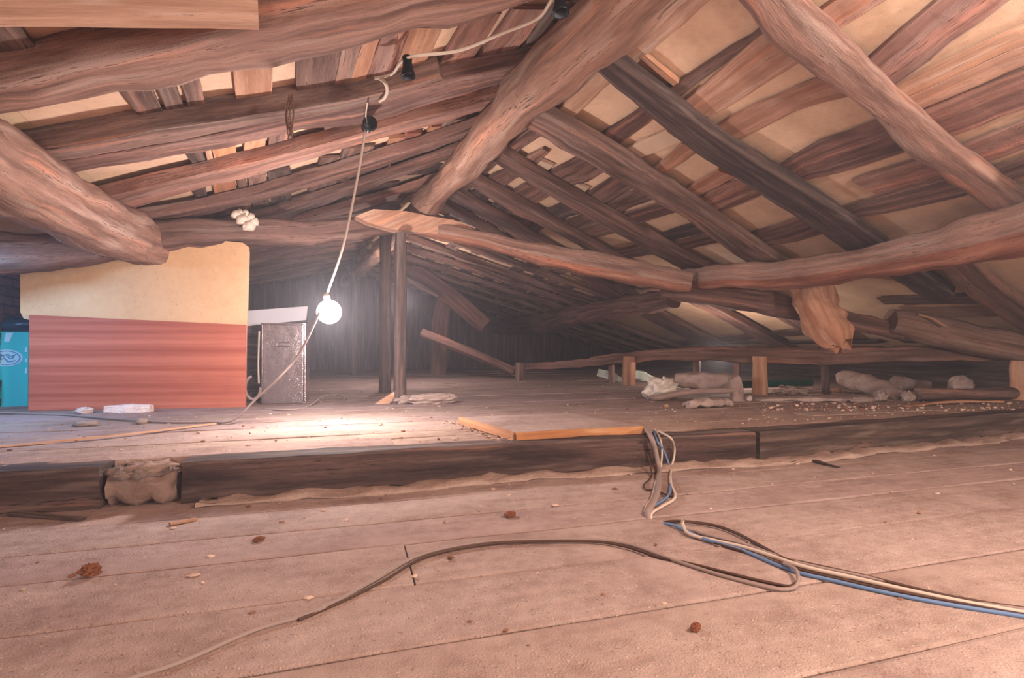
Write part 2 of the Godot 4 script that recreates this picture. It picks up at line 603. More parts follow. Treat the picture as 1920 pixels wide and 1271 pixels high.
func setting() -> void:
	var fl := setting_node("floor")
	var st := begin()
	box(st, Vector3(2.6, -0.08, -4.5), Vector3(5.8, 0, 0), Vector3(0, 0.04, 0), Vector3(0, 0, 7.7))
	put(st, "subfloor", M.dark_wood, fl)
	# lower floor: wide boards, row by row
	var seams := [-2.86, -2.4, -2.12, -1.87, -1.54, -1.22, -0.88, -0.52, -0.14, 0.3, 0.75, 1.2, 1.65, 2.1, 2.6, 3.1]
	for i in seams.size() - 1:
		var w: float = seams[i + 1] - seams[i]
		var x: float = -3.05 - rng.randf() * 0.8
		if i == 3:
			x = -3.0
		while x < 8.3:
			var len_ := 20.0
			if i == 3 and x < -2.5:
				len_ = 3.38
			if i == 0 and x < 0.0:
				len_ = 4.1 - x
			var x1 := minf(x + len_, 8.4)
			var zc: float = seams[i] + w * 0.5
			var gap := rng.randf_range(0.0025, 0.006)
			var y := -0.022 + rng.randf_range(-0.005, 0.004)
			st = begin()
			var a := Vector3(x + 0.003, y, zc + 0.12 * x)
			var b := Vector3(x1 - 0.003, y + rng.randf_range(-0.003, 0.003), zc + 0.12 * x1)
			sweep(st, [[a, w * 0.5 - gap, 0.02], [b, w * 0.5 - gap, 0.02]], Vector3.UP, {"rough": 0.006, "freq": 1.6, "step": 0.25, "tint": jit(0.05)})
			put(st, "plank", M.dust, fl)
			x = x1
	# the raised floor behind the step
	var deck := setting_node("floor")
	var z := -0.155
	while z > -10.0:
		var far := absf(z) > 3.2
		var w2 := rng.randf_range(0.18, 0.30) * (1.6 if far else 1.0)
		var x2 := -3.0 - rng.randf()
		while x2 < 8.2:
			var x3 := minf(x2 + rng.randf_range(4.0, 8.0), 8.3)
			st = begin()
			var y2 := STEP - 0.017 + rng.randf_range(-0.006, 0.004)
			var zz := -2.63 + z - w2 * 0.5
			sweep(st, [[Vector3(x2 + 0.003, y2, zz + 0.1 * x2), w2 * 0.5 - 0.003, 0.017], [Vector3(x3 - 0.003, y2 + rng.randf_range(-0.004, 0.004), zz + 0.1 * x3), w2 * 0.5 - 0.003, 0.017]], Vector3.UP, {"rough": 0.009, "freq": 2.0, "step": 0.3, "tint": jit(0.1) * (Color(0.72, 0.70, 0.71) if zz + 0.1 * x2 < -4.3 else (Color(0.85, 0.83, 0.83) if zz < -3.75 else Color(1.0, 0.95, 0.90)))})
			put(st, "plank", M.dust, deck)
			x2 = x3
		z -= w2
	# mortar strip smeared along the foot of the step
	st = begin()
	var strip := []
	for k in 40:
		var x4 := -0.3 + 5.6 * k / 39.0
		strip.append([Vector3(x4, 0.004 + 0.012 * noise.get_noise_1d(x4 * 3.0), curb_front(x4) + 0.035 + 0.02 * noise.get_noise_1d(x4 * 2.0 + 9)), 0.075 + 0.04 * noise.get_noise_1d(x4 * 2.5 + 70.0), 0.014 + 0.012 * noise.get_noise_1d(x4 * 4.0 + 40.0)])
	sweep(st, strip, Vector3.UP, {"prof": "round", "rough": 0.03, "freq": 6.0, "step": 0.06, "tint": Color(0.9, 0.86, 0.8)})
	var tr := put(st, "trim_1", M.dust_fine)
	tr.set_meta("kind", "structure")
	# roof skins: sheets above the battens
	right_roof = setting_node("ceiling")
	left_roof = setting_node("ceiling")
	for side in [[right_roof, PR, 1.0, 7.4, 0.26], [left_roof, PL, -1.0, 4.5, 0.24]]:
		var par: Node3D = side[0]
		var pl: Array = side[1]
		var n: Vector3 = pl[1]
		var down := Vector3(side[2], -side[4], 0).normalized()
		var s := -0.02
		while s < side[3]:
			var s1 := minf(s + 1.22, side[3])
			var z1 := 3.2
			while z1 > -12.2:
				var z2 := maxf(z1 - 2.44, -12.2)
				st = begin()
				var base: Vector3 = pl[0] + n * (RH + BT + 0.012)
				var q := [base + down * s, base + down * (s1 - 0.002), base + down * (s1 - 0.002), base + down * s]
				q[0].z = z1
				q[1].z = z1
				q[2].z = z2 + 0.002
				q[3].z = z2 + 0.002
				prism(st, q, -n, 0.012, jit(0.03), Vector2(rng.randf(), rng.randf()))
				put(st, "panel", M.sheet, par)
				z1 = z2
			s = s1
	# unseen roof window, out of view, placed to light the left side blue
	var wn := setting_node("unseen_window_1")
	var wx := Vector3(1, 0.24, 0).normalized()
	var wy := Vector3(-0.24, 1, 0).normalized()
	st = begin()
	for e in [[-0.25, 0.0, 0.025, 0.36], [0.25, 0.0, 0.025, 0.36], [0.0, -0.335, 0.225, 0.025], [0.0, 0.335, 0.225, 0.025]]:
		box(st, UNSEEN_WINDOW_AT + wx * e[0] + Vector3(0, 0, e[1]), Vector3(0, 0, e[3]), wy * 0.03, wx * e[2])
	put(st, "unseen_window_frame", M.old_wood, wn)
	st = begin()
	box(st, UNSEEN_WINDOW_AT, Vector3(0, 0, 0.31), wy * 0.004, wx * 0.225)
	put(st, "unseen_pane", M.unseen_window_glow, wn)
	bricks(setting_node("wall_left"))
	# walls
	var wb := setting_node("wall_back")
	var xb := -3.0
	while xb < 8.4:
		var wd := rng.randf_range(0.16, 0.26)
		st = begin()
		var top := 2.35 - (0.26 * (xb - RX) if xb > RX else 0.24 * (RX - xb))
		if top > STEP + 0.1:
			sweep(st, [[Vector3(xb + wd * 0.5, STEP - 0.1, -11.9), wd * 0.5 - 0.003, 0.02], [Vector3(xb + wd * 0.5, top, -11.9), wd * 0.5 - 0.003, 0.02]], Vector3(0, 0, 1), {"step": 0.4, "tint": jit(0.2)})
			put(st, "plank", M.dark_wood, wb)
		xb += wd
	for w3 in [["wall_front", Vector3(2.7, 1.0, 3.15), Vector3(5.9, 0, 0), Vector3(0, 1.4, 0), Vector3(0, 0, 0.06)], ["wall_back", Vector3(2.7, 1.0, -12.05), Vector3(5.9, 0, 0), Vector3(0, 1.4, 0), Vector3(0, 0, 0.06)], ["wall_left", Vector3(-3.2, 0.75, -4.45), Vector3(0, 0, 7.7), Vector3(0, 0.9, 0), Vector3(0.06, 0, 0)], ["wall_right", Vector3(8.45, 0.2, -4.45), Vector3(0, 0, 7.7), Vector3(0, 0.3, 0), Vector3(0.06, 0, 0)]]:
		st = begin()
		box(st, w3[1], w3[2], w3[3], w3[4])
		if w3[0] == "wall_back":
			put(st, "backing", M.mortar_black, wb)
		else:
			var wl := setting_node(w3[0])
			put(st, "core", M.mortar_black if w3[0] == "wall_left" else M.dark_wood, wl)


func bricks(wl: Node3D) -> void:
	# the stretch of old brickwork behind the carton
	for r in 17:
		var z := -5.72 - (0.12 if r % 2 else 0.0)
		while z > -7.3:
			var st := begin()
			var c := Vector3(-2.16 + rng.randf_range(-0.014, 0.012), STEP + 0.035 + r * 0.078, z)
			if c.y < 2.2 - 0.24 * (RX + 2.1) - 0.03:
				sweep(st, [[c + Vector3(0, 0, 0.117 + rng.randf_range(-0.008, 0.003)), 0.055, 0.033], [c - Vector3(0, 0, 0.115), 0.055, 0.033]], Vector3.UP, {"rough": 0.014, "freq": 8.0, "step": 0.06, "tint": jit(0.35)})
				put(st, "brick", M.brick, wl)
			z -= 0.25
	var core := begin()
	box(core, Vector3(-2.24, STEP + 0.6, -6.55), Vector3(0, 0, 0.85), Vector3(0, 0.6, 0), Vector3(0.06, 0, 0))
	put(core, "mortar", M.mortar_black, wl)


func curb_front(x: float) -> float:
	return lerpf(-2.77, -2.65, (x + 1.01) / 0.75) if x < -0.256 else (lerpf(-2.65, -2.52, (x + 0.256) / 1.366) if x < 1.11 else (lerpf(-2.52, -2.27, (x - 1.11) / 1.46) if x < 2.57 else lerpf(-2.27, -2.15, (x - 2.57) / 2.63)))


# ------------------------------------------------------------------ big timbers
# centre line in sight coordinates [x, y, half width] on a plane, as a beam of that apparent width
func beam(called: String, label: String, category: String, line: Array, plane: Array, off: float, m: Material, o := {}, group := "") -> MeshInstance3D:
	var pts := []
	var kx: float = o.get("kx", 1.0)
	for q in line:
		var p := on(q[0], q[1], plane, off)
		var r: float = q[2] * depth(p) / FOCAL
		pts.append([p, r * kx, r])
	if o.has("to"):
		pts.append(o.to)
	if o.has("from"):
		pts.push_front(o.from)
	var st := begin()
	sweep(st, pts, o.get("up", Vector3.UP), o)
	var b := put(st, called, m)
	tag(b, label, category, group)
	return b


func timbers() -> void:
	var red := Color(1.12, 0.98, 0.92)
	# the ridge log
	var st := begin()
	sweep(st, [[Vector3(1.33, 2.06, 3.0), 0.155, 0.155], [Vector3(1.32, 2.07, -0.6), 0.15, 0.15], [Vector3(1.30, 2.085, -1.9), 0.145, 0.15], [Vector3(1.27, 2.08, -2.9), 0.135, 0.135], [Vector3(1.29, 2.055, -3.9), 0.125, 0.125], [Vector3(1.28, 2.02, -4.9), 0.118, 0.118], [Vector3(1.28, 2.0, -8.0), 0.11, 0.11], [Vector3(1.28, 2.0, -11.8), 0.1, 0.1]], Vector3.UP, {"prof": "round", "rough": 0.045, "freq": 1.8, "step": 0.1, "tint": red})
	tag(put(st, "ridge_beam", M.log_wood), "thick round orange-brown ridge log running from top centre down to the twin posts", "beam")
	# left purlin log
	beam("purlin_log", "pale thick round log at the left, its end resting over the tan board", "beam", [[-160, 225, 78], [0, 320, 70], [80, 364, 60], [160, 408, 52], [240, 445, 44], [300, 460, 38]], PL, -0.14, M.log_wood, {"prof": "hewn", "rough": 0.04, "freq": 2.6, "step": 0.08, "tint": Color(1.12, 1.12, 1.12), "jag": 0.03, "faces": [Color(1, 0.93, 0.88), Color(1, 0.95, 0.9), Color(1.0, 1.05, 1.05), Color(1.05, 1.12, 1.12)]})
	# left cross beam under it
	beam("cross_beam", "long dark cracked cross beam above the tan board, running to the twin posts", "beam", [[-60, 482, 44], [0, 477, 40], [150, 468, 27], [320, 441, 28], [450, 438, 25], [560, 437, 25], [700, 426, 18], [760, 425, 14]], at_z(-5.05), 0.0, M.old_wood, {"prof": "hewn", "rough": 0.05, "freq": 2.2, "step": 0.1, "kx": 0.8, "tint": Color(0.95, 0.88, 0.86)})
	# bolster plank on the posts
	st = begin()
	var zb := at_z(-4.80)
	var out := []
	for q in [[667, 405], [700, 392], [762, 396], [800, 404], [850, 412], [880, 425], [908, 443], [860, 442], [800, 437], [735, 430], [690, 417]]:
		out.append(on(q[0], q[1], zb))
	prism(st, out, Vector3(0, 0, 1), 0.13, Color(1.05, 0.92, 0.9))
	tag(put(st, "bolster_plank", M.fresh_wood), "reddish flat bolster plank with tapered ends under the tip of the ridge log", "plank")
	# right: purlins, struts
	var b_in := on(1285, 530, PR, -0.22)
	var a_in := on(700, 420, at_z(-5.0))
	var pa := upright(a_in, b_in)
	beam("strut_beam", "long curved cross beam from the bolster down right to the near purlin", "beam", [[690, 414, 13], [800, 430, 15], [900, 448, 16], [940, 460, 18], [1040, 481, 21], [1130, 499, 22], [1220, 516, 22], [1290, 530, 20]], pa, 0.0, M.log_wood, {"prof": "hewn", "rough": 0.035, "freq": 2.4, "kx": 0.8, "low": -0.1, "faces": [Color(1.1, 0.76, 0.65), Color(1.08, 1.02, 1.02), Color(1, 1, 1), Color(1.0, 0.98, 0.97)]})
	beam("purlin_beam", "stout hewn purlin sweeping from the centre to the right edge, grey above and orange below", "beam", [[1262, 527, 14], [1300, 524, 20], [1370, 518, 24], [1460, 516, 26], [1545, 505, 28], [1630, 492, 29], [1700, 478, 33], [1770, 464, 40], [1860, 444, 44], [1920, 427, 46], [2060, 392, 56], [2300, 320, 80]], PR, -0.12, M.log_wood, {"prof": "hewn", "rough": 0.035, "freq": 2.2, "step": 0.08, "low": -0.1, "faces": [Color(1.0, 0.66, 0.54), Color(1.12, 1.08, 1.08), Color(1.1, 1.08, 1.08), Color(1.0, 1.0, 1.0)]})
	beam("purlin_beam", "dark wavy far purlin with a square-cut end beneath the curved cross beam", "beam", [[880, 611, 9], [906, 613, 10], [950, 613, 14], [1017, 606, 19], [1088, 589, 18], [1152, 577, 18], [1225, 566, 18], [1262, 561, 16]], PR, -0.13, M.old_wood, {"prof": "hewn", "rough": 0.06, "freq": 2.6, "tint": Color(0.85, 0.75, 0.74)})
	var c_out := on(1905, 662, DECK, 0.0)
	var base := on(1910, 745, DECK)
	c_out = Vector3(base.x, 0.62, base.z)
	var ps := upright(b_in + Vector3(0, 0, -0.12), c_out)
	beam("strut_beam", "dark red-brown beam running right below the near purlin behind the hanging stub", "beam", [[1240, 545, 14], [1300, 551, 16], [1400, 563, 21], [1500, 580, 22], [1600, 604, 16], [1690, 622, 16]], ps, -0.05, M.old_wood, {"prof": "hewn", "rough": 0.03, "kx": 0.8, "tint": Color(0.85, 0.72, 0.70)})
	beam("strut_log", "grey split log with a rounded end and splinters sloping to the right edge post", "beam", [[1668, 603, 24], [1690, 606, 27], [1750, 619, 29], [1840, 639, 29], [1920, 655, 29], [2040, 684, 30]], ps, 0.0, M.log_wood, {"prof": "round", "rough": 0.03, "freq": 2.0, "tint": Color(0.82, 0.83, 0.80), "step": 0.07})
	var sp := begin()
	tube(sp, [on(1722, 590, ps, 0.14), on(1750, 598, ps, 0.2), on(1774, 613, ps, 0.22)], 0.012, Color(1.1, 0.95, 0.8), 5)
	tag(put(sp, "splinter", M.fresh_wood), "pale torn splinter standing off the grey split log at right", "splinter")
	# the stub that hangs from the purlin
	var px := at_x(on(1530, 560, PR, -0.12).x - 0.16)
	beam("timber_stub", "orange stub of timber with a jagged end hanging under the near purlin", "timber", [[1512, 520, 30], [1536, 580, 31], [1554, 616, 32], [1568, 638, 25], [1576, 652, 13]], px, 0.0, M.fresh_wood, {"prof": "hewn", "rough": 0.06, "freq": 5.0, "step": 0.04, "jag": 0.09, "up": Vector3(1, 0, 0), "tint": Color(0.98, 0.82, 0.74)})
	# posts
	post("post", "nearer brown post of the pair standing right of the bulb", [[751, 437], [750, 756]], 10.5, M.dark_wood, Color(1.5, 1.4, 1.4))
	post("post", "farther brown post of the pair just right of the bulb, left of its twin", [[723, 437], [721, 736]], 10.0, M.dark_wood, Color(1.4, 1.25, 1.25))
	post("post", "slim far post behind the bulb, seen low in the haze", [[664, 470], [664, 704]], 6.0, M.dark_wood, Color(1.4, 1.3, 1.3))
	post("stub_post", "short split post stump at the foot of the far leaning brace", [[976, 680], [974, 713]], 8.0, M.old_wood)
	post("stub_post", "thin short post under the low eaves beam, just left of the round one", [[1146, 684], [1147, 717]], 5.5, M.old_wood)
	post("stub_post", "round short post under the low eaves beam behind the white bag", [[1180, 668], [1179, 722]], 10.5, M.fresh_wood, Color(0.75, 0.66, 0.62))
	post("stub_post", "thin short post seen behind the rolled grey mat", [[1306, 676], [1306, 726]], 6.0, M.old_wood)
	post("stub_post", "narrow short post between the grey mat and the pale stout post", [[1382, 682], [1382, 736]], 6.0, M.old_wood)
	post("stub_post", "pale stout short post at the middle of the low eaves beam", [[1424, 668], [1424, 740]], 12.0, M.fresh_wood, Color(0.95, 0.88, 0.82))
	post("stub_post", "dim short post right of the pale stout one, nearly lost in shade", [[1548, 684], [1548, 738]], 6.0, M.dark_wood)
	post("stub_post", "pale post at the right edge carrying the grey split log", [[1912, 676], [1912, 748]], 15.0, M.fresh_wood, Color(0.9, 0.82, 0.76))
	# low eaves beam, given by sight line and distance
	var pl := []
	for q in [[940, 694, 5, 8.5], [983, 688, 5, 8.25], [1088, 681, 8, 7.6], [1170, 671, 10, 7.15], [1280, 664, 12, 6.5], [1420, 666, 15, 5.8], [1560, 668, 16, 5.62], [1700, 664, 14, 5.5], [1890, 664, 13, 5.45], [2000, 664, 13, 5.4]]:
		pl.append([deep(q[0], q[1], q[3]), q[2] * q[3] / FOCAL * 0.8, q[2] * q[3] / FOCAL])
	st = begin()
	sweep(st, pl, Vector3.UP, {"prof": "hewn", "rough": 0.03, "tint": Color(1.0, 0.92, 0.88)})
	tag(put(st, "eaves_beam", M.old_wood), "low rough eaves beam lying on the row of short posts", "beam")
	# far braces
	brace("brace", "far plank leaning down to the split post stump", [[790, 624], [880, 660], [962, 697]], 8.3, 7, Color(1.0, 0.9, 0.88))
	brace("brace", "far reddish strut sloping from behind the posts to the wavy purlin", [[765, 500], [830, 545], [910, 612]], 9.2, 12, Color(1.0, 0.8, 0.75))
	brace("brace", "far upright reddish prop below the sloping far strut", [[838, 556], [826, 600], [821, 703]], 9.6, 11, Color(0.95, 0.8, 0.75))
	brace("brace", "thin pale lath slanting right of the twin posts in the haze", [[756, 520], [822, 555]], 8.8, 3, Color(1.4, 1.3, 1.35))
	# the curb, in pieces
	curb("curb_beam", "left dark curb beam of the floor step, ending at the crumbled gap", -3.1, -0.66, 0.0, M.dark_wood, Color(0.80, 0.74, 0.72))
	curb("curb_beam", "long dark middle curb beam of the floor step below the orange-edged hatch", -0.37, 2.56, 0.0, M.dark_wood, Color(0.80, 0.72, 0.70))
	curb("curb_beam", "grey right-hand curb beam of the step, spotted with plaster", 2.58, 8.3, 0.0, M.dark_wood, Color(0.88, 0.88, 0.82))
	st = begin()
	var gp: Vector3 = Vector3(-0.515, 0.06, curb_front(-0.515) - 0.075)
	sweep(st, [[gp - Vector3(0.128, 0, 0.017), 0.06, 0.055], [gp + Vector3(0.128, 0, 0.017), 0.06, 0.055]], Vector3.UP, {"prof": "hewn", "rough": 0.05, "freq": 9.0, "step": 0.02, "tint": Color(0.55, 0.48, 0.44)})
	for i in 12:
		lump(st, gp + Vector3(rng.randf_range(-0.11, 0.11), 0.05 + rng.randf() * 0.03, rng.randf_range(-0.03, 0.05)), Vector3(0.03, 0.02, 0.025) * rng.randf_range(0.5, 1.3), 0.6, rng.randf() * 3.0, jit(0.3), 2.5, 6, 9, true)
	lump(st, gp + Vector3(0, 0.07, -0.03), Vector3(0.13, 0.035, 0.08), 0.7, 0.2, Color(0.95, 0.85, 0.78), 4.0, 12, 20)
	tag(put(st, "rubble_block", M.dust_fine), "crumbling rubble block filling the gap between two curb beams", "rubble")


func post(called: String, label: String, line: Array, half: float, m: Material, tint := Color.WHITE) -> void:
	var foot := on(line[1][0], line[1][1], DECK)
	var d := depth(foot)
	var r := half * d / FOCAL
	var top := deep(line[0][0], line[0][1], d)
	var st := begin()
	sweep(st, [[foot - Vector3(0, 0.01, 0), r, r], [(foot + top) * 0.5, r * 0.97, r * 0.97], [top, r * 0.95, r * 0.95]], Vector3(0.2, 0, 1).normalized(), {"prof": "hewn", "rough": 0.012, "freq": 5.0, "tint": tint, "step": 0.1})
	tag(put(st, called, m), label, "post")


func brace(called: String, label: String, line: Array, d: float, half: float, tint: Color) -> void:
	var pts := []
	for q in line:
		pts.append([deep(q[0], q[1], d), half * d / FOCAL, half * d / FOCAL])
	var st := begin()
	sweep(st, pts, Vector3(0.45, 0, 0.9).normalized(), {"rough": 0.01, "tint": tint})
	tag(put(st, called, M.old_wood), label, "brace")


func curb(called: String, label: String, x0: float, x1: float, _y: float, m: Material, tint: Color) -> void:
	var pts := []
	var n := maxi(2, int((x1 - x0) / 0.5))
	for i in n + 1:
		var x := lerpf(x0, x1, float(i) / n)
		var z := curb_front(x) if x > -1.01 else -2.77 + 0.16 * (x + 1.01)
		pts.append([Vector3(x, STEP * 0.5 - 0.005, z - 0.08), 0.08, STEP * 0.5 + 0.008])
	var st := begin()
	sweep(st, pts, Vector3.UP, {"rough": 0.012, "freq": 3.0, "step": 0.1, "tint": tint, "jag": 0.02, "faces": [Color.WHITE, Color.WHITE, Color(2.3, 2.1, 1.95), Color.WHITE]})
	tag(put(st, called, m), label, "beam", "curb beams of the floor step")


# ------------------------------------------------------------------ rafters and battens
func edge_at(line: Array, s: float) -> Vector2:
	var total := 0.0
	var seg := []
	for i in line.size() - 1:
		var l := Vector2(line[i][0], line[i][1]).distance_to(Vector2(line[i + 1][0], line[i + 1][1]))
		seg.append(l)
		total += l
	var want := s * total
	for i in seg.size():
		if want <= seg[i] or i == seg.size() - 1:
			return Vector2(line[i][0], line[i][1]).lerp(Vector2(line[i + 1][0], line[i + 1][1]), want / maxf(seg[i], 0.001))
		want -= seg[i]
	return Vector2.ZERO


# A board between two sighted edges of its lower face on a roof plane.
func between(a: Array, b: Array, plane: Array, off: float, thick: float, o: Dictionary, head := 0.0, tail := 0.0, k := 6) -> Array:
	var pts := []
	var n: Vector3 = plane[1]
	for i in k + 1:
		var s := float(i) / k
		var ea := edge_at(a, s)
		var eb := edge_at(b, s)
		var pa := on(ea.x, ea.y, plane, off)
		var pb := on(eb.x, eb.y, plane, off)
		var w := pa.distance_to(pb) * 0.5
		pts.append([(pa + pb) * 0.5 + n * thick * 0.5, w, thick * 0.5])
	# true half width: across the run, not along a skewed end
	for i in pts.size():
		var t: Vector3 = (pts[mini(i + 1, pts.size() - 1)][0] - pts[maxi(i - 1, 0)][0]).normalized()
		var s2 := float(i) / k
		var ea2 := edge_at(a, s2)
		var eb2 := edge_at(b, s2)
		var d := on(eb2.x, eb2.y, plane, off) - on(ea2.x, ea2.y, plane, off)
		pts[i][1] = maxf(0.008, (d - t * d.dot(t)).length() * 0.5)
	if head > 0.0:
		var t0: Vector3 = (pts[0][0] - pts[1][0]).normalized()
		pts.push_front([pts[0][0] + t0 * head, pts[0][1], pts[0][2]])
	if tail > 0.0:
		var t1: Vector3 = (pts[-1][0] - pts[-2][0]).normalized()
		pts.append([pts[-1][0] + t1 * tail, pts[-1][1], pts[-1][2]])
	return pts


func rafter(label: String, a: Array, b: Array, plane: Array, m: Material, o := {}, group := "rafters of the right slope") -> void:
	var st := begin()
	var h: float = o.get("h", RH)
	var pts := between(a, b, plane, o.get("off", 0.0), h, o, o.get("head", 0.15), o.get("tail", 0.0))
	if not o.has("rough"):
		o["rough"] = 0.014
	sweep(st, pts, plane[1], o)
	tag(put(st, "rafter", m), label, "rafter", group)


func batten(a: Array, b: Array, m: Material, o := {}, plane: Array = PR, parent: Node3D = right_roof) -> void:
	var st := begin()
	var th: float = o.get("thick", BT)
	var pts := between(a, b, plane, RH + o.get("lift", 0.0), th, o, o.get("head", 0.04), o.get("tail", 0.04), 4)
	o["rough"] = 0.012
	o["freq"] = 5.0
	if not o.has("tint"):
		o["tint"] = jit(0.15)
	sweep(st, pts, plane[1], o)
	put(st, "batten", m, parent)


